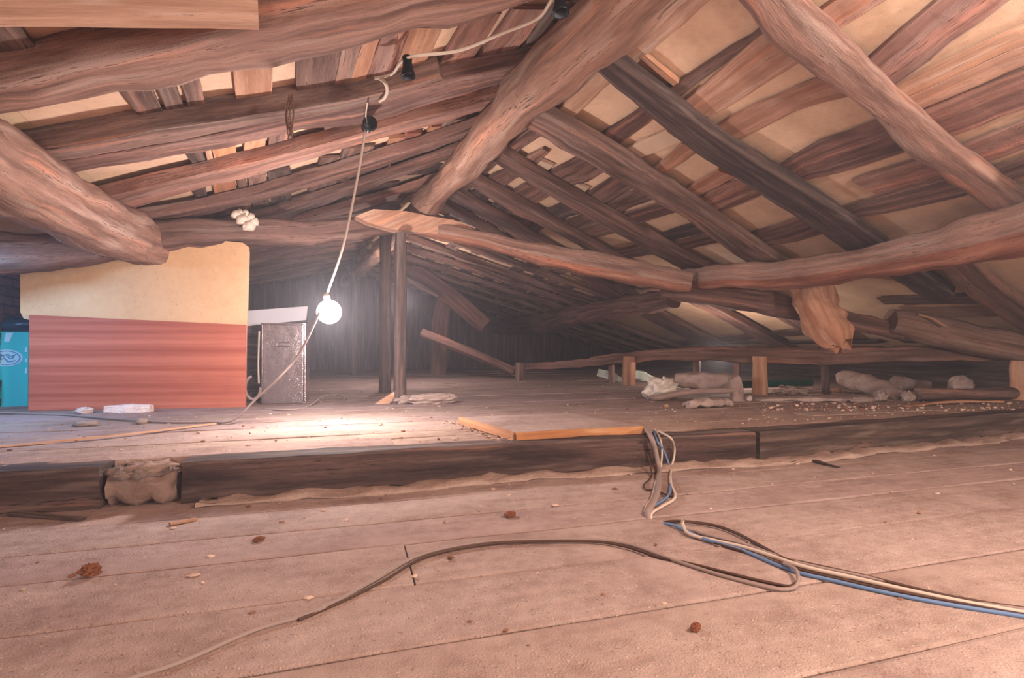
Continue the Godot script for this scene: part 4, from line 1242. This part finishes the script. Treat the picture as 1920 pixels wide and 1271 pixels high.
	holder("lamp_holder", "empty black lamp holder pointing down from the cable near the ridge log", s2, Vector3(0.05, -1, 0.02).normalized(), 1.15)
	var s3 := on(1050, -2, PL, -0.06)
	holder("lamp_holder", "black lamp holder cut off by the top edge beside the ridge log", s3, Vector3(0.0, -1, 0.1).normalized(), 1.2)
	st = begin()
	tube(st, [on(702, 147, PL, -0.02), on(735, 138, PL, -0.02), s2 + Vector3(0, 0.02, 0.02), on(860, 95, PL, -0.03), on(940, 63, PL, -0.03), on(1010, 33, PL, -0.04), s3 + Vector3(0, 0.03, 0), on(1130, -30, PL, -0.05)], 0.0075)
	tag(put(st, "cable", M.cable_white), "pale cable strung from lamp holder to lamp holder along the left slope", "cable")
	st = begin()
	tube(st, [on(712, 147, PL, -0.02), on(722, 155, PL, -0.05), on(726, 170, PL, -0.05), on(721, 183, PL, -0.03), on(712, 189, PL, -0.01)], 0.009)
	tag(put(st, "cable_loop", M.cable_white), "short curved loop of pale cable hooked round the rafter by the lamp holder", "cable")
	st = begin()
	tube(st, [on(689, 192, PL, -0.02), on(686, 215, PL, -0.05), s1 + Vector3(0, 0.02, -0.02)], 0.004)
	tube(st, [s1 + Vector3(-0.01, -0.02, 0), s1.lerp(bulb, 0.25) + Vector3(0.0, -0.02, 0), s1.lerp(bulb, 0.6) + Vector3(0.0, -0.015, 0), bulb + Vector3(-0.016, 0.11, 0.01)], 0.0075)
	tag(put(st, "power_cable", M.cable_white), "long pale cord running from the lamp holder down to the bulb", "cord")
	st = begin()
	var fl := on(425, 795, DECK) + Vector3(0, 0.012, 0)
	tube(st, [bulb + Vector3(-0.06, -0.005, 0.05), deep(560, 665, 3.5), deep(520, 712, 3.5), deep(480, 748, 3.5), deep(448, 780, 3.47), fl, on(395, 794, DECK) + Vector3(0, 0.01, 0), on(300, 794, DECK) + Vector3(0, 0.01, 0), on(200, 787, DECK) + Vector3(0, 0.01, 0), on(110, 780, DECK) + Vector3(0, 0.01, 0), on(-30, 776, DECK) + Vector3(0, 0.01, 0)], 0.0078)
	tag(put(st, "power_cable", M.cable_grey), "grey cord slanting from the bulb to the floor and away to the left", "cord")
	# lath and planks on the raised floor
	st = begin()
	sweep(st, [[on(-30, 842, DECK) + Vector3(0, 0.006, 0), 0.012, 0.005], [on(200, 821, DECK) + Vector3(0, 0.008, 0), 0.014, 0.005], [on(405, 796, DECK) + Vector3(0, 0.008, 0), 0.006, 0.004]], Vector3.UP, {"tint": Color(1.2, 1.15, 1.1)})
	tag(put(st, "lath", M.fresh_wood), "long thin pale lath on the raised floor before the boards", "lath")
	# hatch
	root = empty("floor_hatch")
	var hy := [Vector3(0, STEP + 0.04, 0), Vector3.UP]
	var h0 := on(965, 811, hy)
	var h1 := on(1203, 799, hy)
	var h2 := on(866, 782, hy)
	var h3 := h2 + (h1 - h0)
	st = begin()
	prism(st, [h0, h1, h3, h2], Vector3.UP, 0.042, Color(1.12, 1.05, 1.0))
	put(st, "hatch_board", M.dust, root)
	st = begin()
	var he := (h0 - h2).normalized() * 0.012
	box(st, (h0 + h1) * 0.5 + he - Vector3(0, 0.019, 0), (h1 - h0) * 0.5, Vector3(0, 0.0215, 0), Vector3(0, 0, 0.011), Color(1.05, 0.82, 0.55), 0.002)
	var fb := put(st, "front_batten", M.fresh_wood, root)
	fb.set_meta("label", "orange front batten")
	st = begin()
	var hs := (h0 - h1).normalized() * 0.012
	box(st, (h0 + h2) * 0.5 + hs - Vector3(0, 0.019, 0), (h0 - h2) * 0.5, Vector3(0, 0.0215, 0), Vector3(0.011, 0, 0), Color(1.05, 0.85, 0.66), 0.002)
	put(st, "side_batten", M.fresh_wood, root)
	tag(root, "low dusty floor hatch edged with orange battens on the raised floor", "hatch")
	# fragments at the posts
	st = begin()
	var pg := at_z(on(728, 757, DECK).z)
	prism(st, [on(702, 758, pg), on(728, 758, pg), on(754, 733, pg), on(751, 727, pg)], Vector3(0, 0, 1), 0.03)
	tag(put(st, "plank_offcut", M.fresh_wood), "wedge-shaped plank offcut propped at the foot of the twin posts", "offcut")
	stone("wood_chunk", "dusty broken chunk of beam right of the wedge-shaped offcut", 815, 758, Vector3(0.21, 0.055, 0.08), 0.3, M.dust_fine, -0.1, true)
	stone("rubble_lump", "low dusty rubble between the wedge offcut and the beam chunk", 765, 757, Vector3(0.12, 0.04, 0.07), 0.6, M.dust_fine, 0.2)


func oval(st: SurfaceTool, c: Vector3, ax: Vector3, ay: Vector3, n: Vector3, rx: float, ry: float, hole: float, thick: float) -> void:
	for i in 40:
		var a := TAU * i / 40.0
		var b := TAU * (i + 1) / 40.0
		var pa := c + ax * cos(a) * rx + ay * sin(a) * ry
		var pb := c + ax * cos(b) * rx + ay * sin(b) * ry
		var qa := c + ax * cos(a) * rx * hole + ay * sin(a) * ry * hole
		var qb := c + ax * cos(b) * rx * hole + ay * sin(b) * ry * hole
		st.set_smooth_group(-1)
		st.set_color(Color.WHITE)
		var u := Vector2.ZERO
		tri(st, pa, pb, qb, u, u, u, n)
		if hole > 0.0:
			tri(st, pa, qb, qa, u, u, u, n)
			tri(st, qa, qb, qb - n * thick, u, u, u, c - qa)
			tri(st, qa, qb - n * thick, qa - n * thick, u, u, u, c - qa)
		tri(st, pa, pb, pb - n * thick, u, u, u, pa - c)
		tri(st, pa, pb - n * thick, pa - n * thick, u, u, u, pa - c)


func shifted(pts: Array, by: Vector3) -> Array:
	var o := []
	for p: Vector3 in pts:
		o.append(p + by)
	return o


func holder(called: String, label: String, at: Vector3, axis: Vector3, k: float) -> void:
	var root := empty(called, at)
	var st := begin()
	lathe(st, -axis * 0.03 * k, axis, [[0.0, 0.0], [0.018 * k, 0.0], [0.021 * k, 0.006 * k], [0.018 * k, 0.02 * k], [0.021 * k, 0.045 * k], [0.029 * k, 0.075 * k], [0.029 * k, 0.083 * k], [0.025 * k, 0.083 * k]], 22)
	put(st, "shell", M.rubber_black, root)
	st = begin()
	lathe(st, -axis * 0.03 * k, axis, [[0.025 * k, 0.083 * k], [0.019 * k, 0.05 * k], [0.016 * k, 0.03 * k], [0.0, 0.028 * k]], 22)
	put(st, "socket_liner", M.socket_inside, root)
	tag(root, label, "lamp holder", "black lamp holders of the cable string")


func stone(called: String, label: String, x: float, y: float, r: Vector3, bump: float, m: Material, turn := 0.0, hard := false, plane: Array = DECK, tint := Color.WHITE, category := "") -> void:
	var st := begin()
	lump(st, on(x, y, plane) + Vector3(0, r.y * 0.72, 0) - Vector3(0, 0, r.z * 0.5), r, bump, turn, tint, 1.8, 14, 22, hard)
	tag(put(st, called, m), label, category if category else called.split("_")[0])


# ------------------------------------------------------------------ things on the right
func props_right() -> void:
	var st := begin()
	var c := on(1240, 748, DECK)
	lump(st, c + Vector3(0.0, 0.085, 0.0), Vector3(0.19, 0.115, 0.12), 0.55, 0.3, Color(1, 1, 1), 1.9, 22, 34)
	tag(put(st, "plastic_bag", M.plastic_white), "crumpled dirty white plastic bag at the left of the grey mat", "bag")
	# rolled mat: a flattened roll with a folded end
	st = begin()
	var ra := on(1268, 742, DECK) + Vector3(0, 0.16, 0)
	var rb := on(1376, 746, DECK) + Vector3(0, 0.15, 0)
	sweep(st, [[ra, 0.1, 0.06], [ra.lerp(rb, 0.3), 0.11, 0.085], [ra.lerp(rb, 0.7), 0.12, 0.09], [rb, 0.11, 0.075]], Vector3.UP, {"prof": "hewn", "rough": 0.03, "freq": 4.0, "step": 0.04})
	tag(put(st, "rolled_mat", M.cloth), "thick rolled grey mat lying behind the curved pipe", "mat")
	st = begin()
	sweep(st, [[on(1384, 752, DECK) + Vector3(0, 0.0, 0), 0.035, 0.06], [on(1384, 752, DECK) + Vector3(-0.01, 0.13, 0), 0.035, 0.06], [on(1380, 752, DECK) + Vector3(-0.03, 0.22, 0), 0.03, 0.05]], Vector3(1, 0, 0.2).normalized(), {"prof": "hewn", "rough": 0.02, "freq": 6.0, "step": 0.04})
	tag(put(st, "grey_block", M.cloth), "upright dusty block at the right end of the rolled mat", "block")
	st = begin()
	var pp := []
	for q in [[1211, 742, 0.05], [1216, 748, 0.03], [1235, 752, 0.03], [1265, 752, 0.06], [1300, 752, 0.085], [1340, 754, 0.10], [1372, 754, 0.105]]:
		pp.append(on(q[0], q[1], DECK) + Vector3(0, q[2], 0))
	tube(st, pp, 0.026, Color(1, 0.95, 0.92), 14)
	tag(put(st, "bent_pipe", M.cloth), "long bent dusty pipe lying before the rolled mat and white bag", "pipe")
	st = begin()
	sweep(st, [[on(1286, 764, DECK) + Vector3(0, 0.025, 0), 0.05, 0.02], [on(1320, 763, DECK) + Vector3(0, 0.035, 0), 0.07, 0.035], [on(1366, 759, DECK) + Vector3(0, 0.02, 0), 0.05, 0.02]], Vector3.UP, {"prof": "hewn", "rough": 0.03, "freq": 8.0, "step": 0.03, "jag": 0.03})
	tag(put(st, "broken_board", M.dust_fine), "dusty broken board fragment in front of the bent pipe", "board")
	stone("wood_chip", "bright yellow chip of wood in front of the white bag", 1251, 764, Vector3(0.024, 0.016, 0.016), 0.2, M.fresh_wood, 0.2, true, DECK, Color(1.2, 1.1, 0.9))
	stone("stone", "small pale stone right of the upright dusty block", 1407, 752, Vector3(0.03, 0.03, 0.03), 0.4, M.stone)
	# plastic film behind the short posts
	st = begin()
	for q in [[1128, 700, 1165, 714], [1190, 700, 1228, 716]]:
		var a := on(q[0], q[3] + 2, DECK) + Vector3(0, 0.13, -0.1)
		var b := on(q[2], q[3] + 2, DECK) + Vector3(0, 0.02, 0.05)
		sweep(st, [[a, 0.012, 0.05], [a.lerp(b, 0.5) + Vector3(0, 0.01, 0), 0.02, 0.065], [b, 0.012, 0.03]], Vector3.UP, {"prof": "hewn", "rough": 0.02, "freq": 9.0, "step": 0.03, "tint": Color(0.8, 1.0, 1.1)})
	tag(put(st, "plastic_film", M.plastic_white), "strip of pale plastic film behind the round short post", "film")
	# sacks and rubble farther right
	st = begin()
	var s0 := on(1585, 735, DECK) + Vector3(0, 0.12, 0)
	var s1 := on(1686, 748, DECK) + Vector3(0, 0.03, 0)
	sweep(st, [[s0 + Vector3(0, 0.03, -0.1), 0.07, 0.03], [s0 + Vector3(0.02, 0.03, 0), 0.11, 0.08], [s0.lerp(s1, 0.4) + Vector3(0, 0.03, 0), 0.12, 0.09], [s0.lerp(s1, 0.75) + Vector3(0, 0.02, 0), 0.11, 0.07], [s1, 0.08, 0.035]], Vector3.UP, {"prof": "round", "rough": 0.05, "freq": 3.5, "step": 0.05})
	tag(put(st, "grey_sack", M.cloth), "slumped grey sack slanting down among the rubble on the right", "sack")
	st = begin()
	var g0 := on(1680, 735, DECK) + Vector3(0, 0.07, 0)
	sweep(st, [[g0, 0.08, 0.08], [g0 + Vector3(0.12, 0.02, 0.05), 0.09, 0.07], [g0 + Vector3(0.28, 0.0, 0.16), 0.07, 0.05]], Vector3.UP, {"prof": "hewn", "rough": 0.05, "freq": 5.0, "step": 0.04, "tint": Color(0.75, 0.75, 0.78)})
	tag(put(st, "stone_block", M.cloth), "dark dusty block between the slumped sack and the long pole", "block")
	st = begin()
	sweep(st, [[on(1720, 752, DECK) + Vector3(0, 0.07, 0), 0.055, 0.055], [on(1810, 751, DECK) + Vector3(0, 0.06, 0), 0.05, 0.05], [on(1905, 748, DECK) + Vector3(0, 0.06, 0), 0.05, 0.05]], Vector3.UP, {"prof": "round", "rough": 0.02, "freq": 3.0})
	tag(put(st, "pole", M.old_wood), "long dusty wooden pole lying before the right edge post", "pole")
	stone("dust_heap", "low grey dust heap humped over the long pole", 1810, 744, Vector3(0.17, 0.12, 0.08), 0.3, M.dust_fine)
	stone("stone", "pale torn lump in front of the slumped sack", 1655, 752, Vector3(0.075, 0.055, 0.05), 0.7, M.dust_fine, 0.4)
	stone("stone", "pale wedge lump at the near end of the long pole", 1708, 752, Vector3(0.09, 0.05, 0.05), 0.6, M.dust_fine, 0.2)
	stone("stone", "curved pale shard left of the torn lump", 1620, 755, Vector3(0.11, 0.03, 0.04), 0.5, M.dust_fine, -0.3)
	stone("stone", "pinkish brick bit left of the slumped sack", 1570, 736, Vector3(0.08, 0.03, 0.04), 0.3, M.fresh_wood, 0.0, true, DECK, Color(0.7, 0.6, 0.6))
	st = begin()
	sweep(st, [[on(1420, 752, DECK) + Vector3(0, 0.012, 0), 0.05, 0.012], [on(1500, 751, DECK) + Vector3(0, 0.015, 0), 0.06, 0.015], [on(1592, 752, DECK) + Vector3(0, 0.012, 0), 0.05, 0.012]], Vector3.UP, {"rough": 0.02, "freq": 5.0, "jag": 0.03})
	tag(put(st, "loose_board", M.dust_fine), "loose dusty board on the floor before the pale stout post", "board")
	st = begin()
	sweep(st, [[on(1702, 763, DECK) + Vector3(0, 0.008, 0), 0.02, 0.006], [on(1780, 757, DECK) + Vector3(0, 0.02, 0), 0.025, 0.008], [on(1880, 755, DECK) + Vector3(0, 0.01, 0), 0.015, 0.006]], Vector3.UP, {"tint": Color(1.1, 0.9, 0.75), "rough": 0.008})
	tag(put(st, "wood_sliver", M.fresh_wood), "orange sliver of wood lying before the long pole", "sliver")
	st = begin()
	for i in 26:
		var x := 1450 + rng.randf() * 70
		lump(st, on(x, 733 + rng.randf() * 12, DECK) + Vector3(0, 0.015 + rng.randf() * 0.05, 0), Vector3(0.05, 0.014, 0.02) * rng.randf_range(0.5, 1.2), 0.7, rng.randf() * 3, jit(0.25), 3.0, 6, 9, true)
	var rub := put(st, "rubble", M.dust_fine)
	rub.set_meta("kind", "stuff")
	tag(rub, "heap of broken shards behind the loose dusty board", "rubble")
	st = begin()
	var gl := on(1390, 738, DECK) + Vector3(0, 0.09, -0.1)
	var gr := on(1535, 733, DECK) + Vector3(0, 0.09, -0.1)
	tube(st, [gl, gl.lerp(gr, 0.5), gr], 0.045, Color.WHITE, 16)  # a long glossy green shape
	tag(put(st, "green_shape", plain("green_glaze", Color(0.03, 0.22, 0.18), 0.15)), "long glossy dark green shape lying behind the pale stout post", "pipe")
	# odd bits on the lower floor
	stone("dead_leaf", "crumpled red-brown leaf on the lower floor at left", 168, 1080, Vector3(0.026, 0.018, 0.02), 0.7, M.leaf, 0.4, true, FLOOR)
	stone("dead_leaf", "small brown curl on the lower floor below the cable bundle", 1307, 1183, Vector3(0.016, 0.009, 0.009), 0.7, M.leaf, 0.2, true, FLOOR)
	stone("dead_leaf", "reddish crumb of bark on the lower floor near the step", 958, 969, Vector3(0.024, 0.011, 0.014), 0.7, M.leaf, 0.1, true, FLOOR)
	stone("dead_leaf", "dark crumb of bark on the floor left of the long cord", 485, 1015, Vector3(0.022, 0.008, 0.012), 0.7, M.leaf, 0.6, true, FLOOR)
	for q in [["dark splinter of board on the lower floor below the left curb beam", 25, 966, 155, 975, 0.016, 0.009], ["black chip of wood on the floor below the right curb beam", 1527, 866, 1572, 878, 0.014, 0.006], ["pale sliver on the lower floor near the rubble gap", 318, 985, 368, 974, 0.012, 0.003]]:
		st = begin()
		sweep(st, [[on(q[1], q[2], FLOOR) + Vector3(0, 0.006, 0), q[5], q[6]], [on(q[3], q[4], FLOOR) + Vector3(0, 0.003, 0), q[5], q[6] * 0.6]], Vector3.UP, {"rough": 0.004, "freq": 12.0, "step": 0.03})
		tag(put(st, "wood_splinter", M.fresh_wood if q[2] == 985 else M.dark_wood), q[0], "splinter")


# ------------------------------------------------------------------ cables on the floor
func floor_line(pts: Array, r: float, lift := 0.0) -> Array:
	var o := []
	for q in pts:
		o.append(on(q[0], q[1], FLOOR, r + (q[2] if q.size() > 2 else lift)))
	return o


func cables() -> void:
	# draped over the step
	for q in [
		["thick grey cable draped over the step beside the hatch", "cable_grey", 0.0135, [[1196, 798, 0], [1212, 806, 0], [1222, 822, 1], [1229, 845, 1], [1235, 880, 2], [1234, 915, 2], [1226, 940, 2], [1216, 958, 2], [1214, 974, 3]]],
		["thin tan cable hanging right behind the thick grey one", "cable_white", 0.006, [[1228, 806, 0], [1238, 824, 1], [1241, 845, 1], [1238, 880, 2], [1230, 905, 2], [1222, 935, 2], [1212, 950, 2], [1210, 966, 3]]],
		["blue cable looping over the step beside the grey one", "cable_blue", 0.006, [[1226, 808, 0], [1232, 826, 1], [1246, 848, 1], [1256, 880, 2], [1258, 912, 2], [1252, 930, 2], [1234, 944, 2], [1217, 954, 2], [1216, 974, 3]]],
		["pale cable bowing out farthest right over the step", "cable_white", 0.0062, [[1234, 808, 0], [1256, 820, 0], [1264, 836, 1], [1264, 855, 1], [1258, 880, 2], [1258, 905, 2], [1266, 932, 2], [1240, 950, 2], [1222, 962, 2], [1221, 976, 3]]],
		["thin brown wire curling at the foot of the step", "cable_brown", 0.004, [[1214, 850, 1], [1222, 890, 2], [1208, 908, 2], [1212, 918, 2], [1226, 918, 2], [1256, 930, 2], [1262, 924, 2]]]]:
		var pts := []
		var x0 := on(1235, 880, FLOOR).x
		var face := [Vector3(x0, 0, curb_front(x0) + 0.03 + q[2] * 1.5), Vector3(-0.17, 0, 1).normalized()]
		for p in q[3]:
			if p[2] == 0:
				pts.append(on(p[0], p[1], DECK, 0.012 + q[2]))
			elif p[2] == 1:
				pts.append(on(p[0], p[1], face))
			else:
				pts.append(on(p[0], p[1], FLOOR, q[2] + 0.004 if p[2] == 2 else -0.012))
		var st := begin()
		tube(st, pts, q[2])
		tag(put(st, "cable", M[q[1]]), q[0], "cable", "cables over the step")
	# the bundle on the lower floor
	for q in [
		["bright blue cable of the floor bundle running to the right edge", "cable_blue", 0.0056, [[1238, 983, -0.02], [1262, 984], [1320, 1010], [1390, 1031], [1480, 1068], [1560, 1088], [1680, 1115], [1800, 1137], [1919, 1156], [2060, 1180]]],
		["whitish cable of the bundle with a loose upturned end", "cable_white", 0.0062, [[1281, 974, 0.03], [1281, 985, 0.01], [1300, 1004], [1400, 1027], [1500, 1060], [1600, 1083], [1700, 1106], [1800, 1127], [1919, 1148], [2060, 1170]]],
		["dark cable arching highest in the floor bundle", "cable_brown", 0.006, [[1238, 981, -0.02], [1270, 977], [1330, 983], [1375, 997], [1420, 1020], [1470, 1047], [1510, 1056], [1620, 1080], [1750, 1112], [1850, 1131], [1919, 1141], [2060, 1160]]],
		["tan cable lying between the dark and whitish ones of the bundle", "cable_grey", 0.0055, [[1255, 984, -0.02], [1330, 1004], [1400, 1022], [1490, 1053], [1600, 1077], [1740, 1108], [1830, 1128], [1919, 1143], [2060, 1164]]],
		["thin brown wire below the whitish cable of the bundle", "cable_brown", 0.004, [[1262, 988, -0.015], [1330, 1014], [1420, 1042], [1500, 1068], [1620, 1096], [1740, 1120], [1919, 1151], [2060, 1174]]]]:
		var st2 := begin()
		tube(st2, floor_line(q[3], q[2]), q[2])
		tag(put(st2, "cable", M[q[1]]), q[0], "cable", "cables of the floor bundle")
	for q in [
		["long brown cord snaking from the bottom edge to the cable bundle", 0.0055, [[180, 1290], [330, 1244], [480, 1180], [600, 1144], [700, 1089], [790, 1040], [900, 1017], [1000, 1012], [1110, 1012], [1180, 1021], [1260, 1049], [1350, 1078], [1440, 1101], [1480, 1104], [1496, 1092, 0.01], [1492, 1068, 0.015], [1470, 1056, 0.012]]],
		["second brown cord paired with the long one along its right half", 0.0045, [[560, 1162], [640, 1128], [720, 1088], [800, 1043], [905, 1021], [1000, 1015], [1110, 1015], [1170, 1024], [1230, 1043], [1300, 1058], [1380, 1078], [1440, 1092], [1482, 1099], [1499, 1085, 0.012]]]]:
		var st3 := begin()
		tube(st3, floor_line(q[2], q[1]), q[1])
		tag(put(st3, "cord", M.cable_grey if q[1] > 0.005 else M.cable_brown), q[0], "cord")
	var st4 := begin()
	var dk := []
	for p in [[498, 768], [535, 770], [575, 765], [605, 752], [632, 748], [650, 756]]:
		dk.append(on(p[0], p[1], DECK) + Vector3(0, 0.008 + (0.03 if p[0] > 590 else 0.0), 0))
	tube(st4, dk, 0.007)
	tag(put(st4, "cable", M.cable_grey), "short grey cable lying before the metal case under the bulb", "cable")


# ------------------------------------------------------------------ litter
func litter() -> void:
	var st := begin()
	lump(st, Vector3.ZERO, Vector3.ONE, 0.7, 0.0, Color.WHITE, 2.0, 4, 6, true)
	st.generate_normals()
	var mesh := st.commit()
	for part in [[DECK, 2100, "crumbs of plaster and bark strewn over the raised floor"], [FLOOR, 420, "crumbs and dust flecks strewn over the lower floor"]]:
		var mm := MultiMesh.new()
		mm.transform_format = MultiMesh.TRANSFORM_3D
		mm.use_colors = true
		mm.mesh = mesh
		mm.instance_count = part[1]
		for i in part[1]:
			var y: float = part[0][0].y
			var x := rng.randf_range(-2.6, 6.5)
			var z := -2.85 + 0.1 * x - rng.randf() ** 2.0 * 4.5 if y > 0.05 else -2.5 + 0.1 * x + rng.randf() ** 1.4 * 2.2
			var r := 0.002 + 0.008 * rng.randf() ** 4.0
			mm.set_instance_transform(i, Transform3D(Basis.from_euler(Vector3(rng.randf(), rng.randf() * 6, rng.randf())).scaled(Vector3(r * rng.randf_range(0.7, 2.0), r * 0.7, r)), Vector3(x, y + r * 0.2, z)))
			var k := rng.randf()
			mm.set_instance_color(i, Color(1.1, 1.0, 0.95) * rng.randf_range(0.6, 1.15) if k < 0.72 else Color(0.45, 0.28, 0.2) * rng.randf_range(0.6, 1.2))
		if part[0] == DECK:
			for i in 620:
				var spot := on(rng.randf_range(1420, 1900), 770.0 - rng.randf() ** 1.5 * 16.0 + 0.0, DECK) if i < 420 else on(rng.randf_range(850, 985), 0, DECK)
				if i >= 420:
					var u := rng.randf()
					spot = on(lerpf(856, 962, u) + rng.randf_range(-28, 6), lerpf(789, 829, u) + rng.randf_range(-3, 4), DECK)
				var r2 := 0.0025 + 0.013 * rng.randf() ** 4.0 * (1.0 if i < 420 else 0.4)
				mm.set_instance_transform(i, Transform3D(Basis.from_euler(Vector3(rng.randf(), rng.randf() * 6, rng.randf())).scaled(Vector3(r2 * rng.randf_range(0.8, 1.8), r2 * 0.8, r2)), Vector3(spot.x, STEP + r2 * 0.3, spot.z)))
		var o := MultiMeshInstance3D.new()
		o.name = numbered("crumbs")
		o.multimesh = mm
		o.material_override = M.crumb
		o.set_meta("kind", "stuff")
		add_child(o)
		tag(o, part[2], "crumbs")
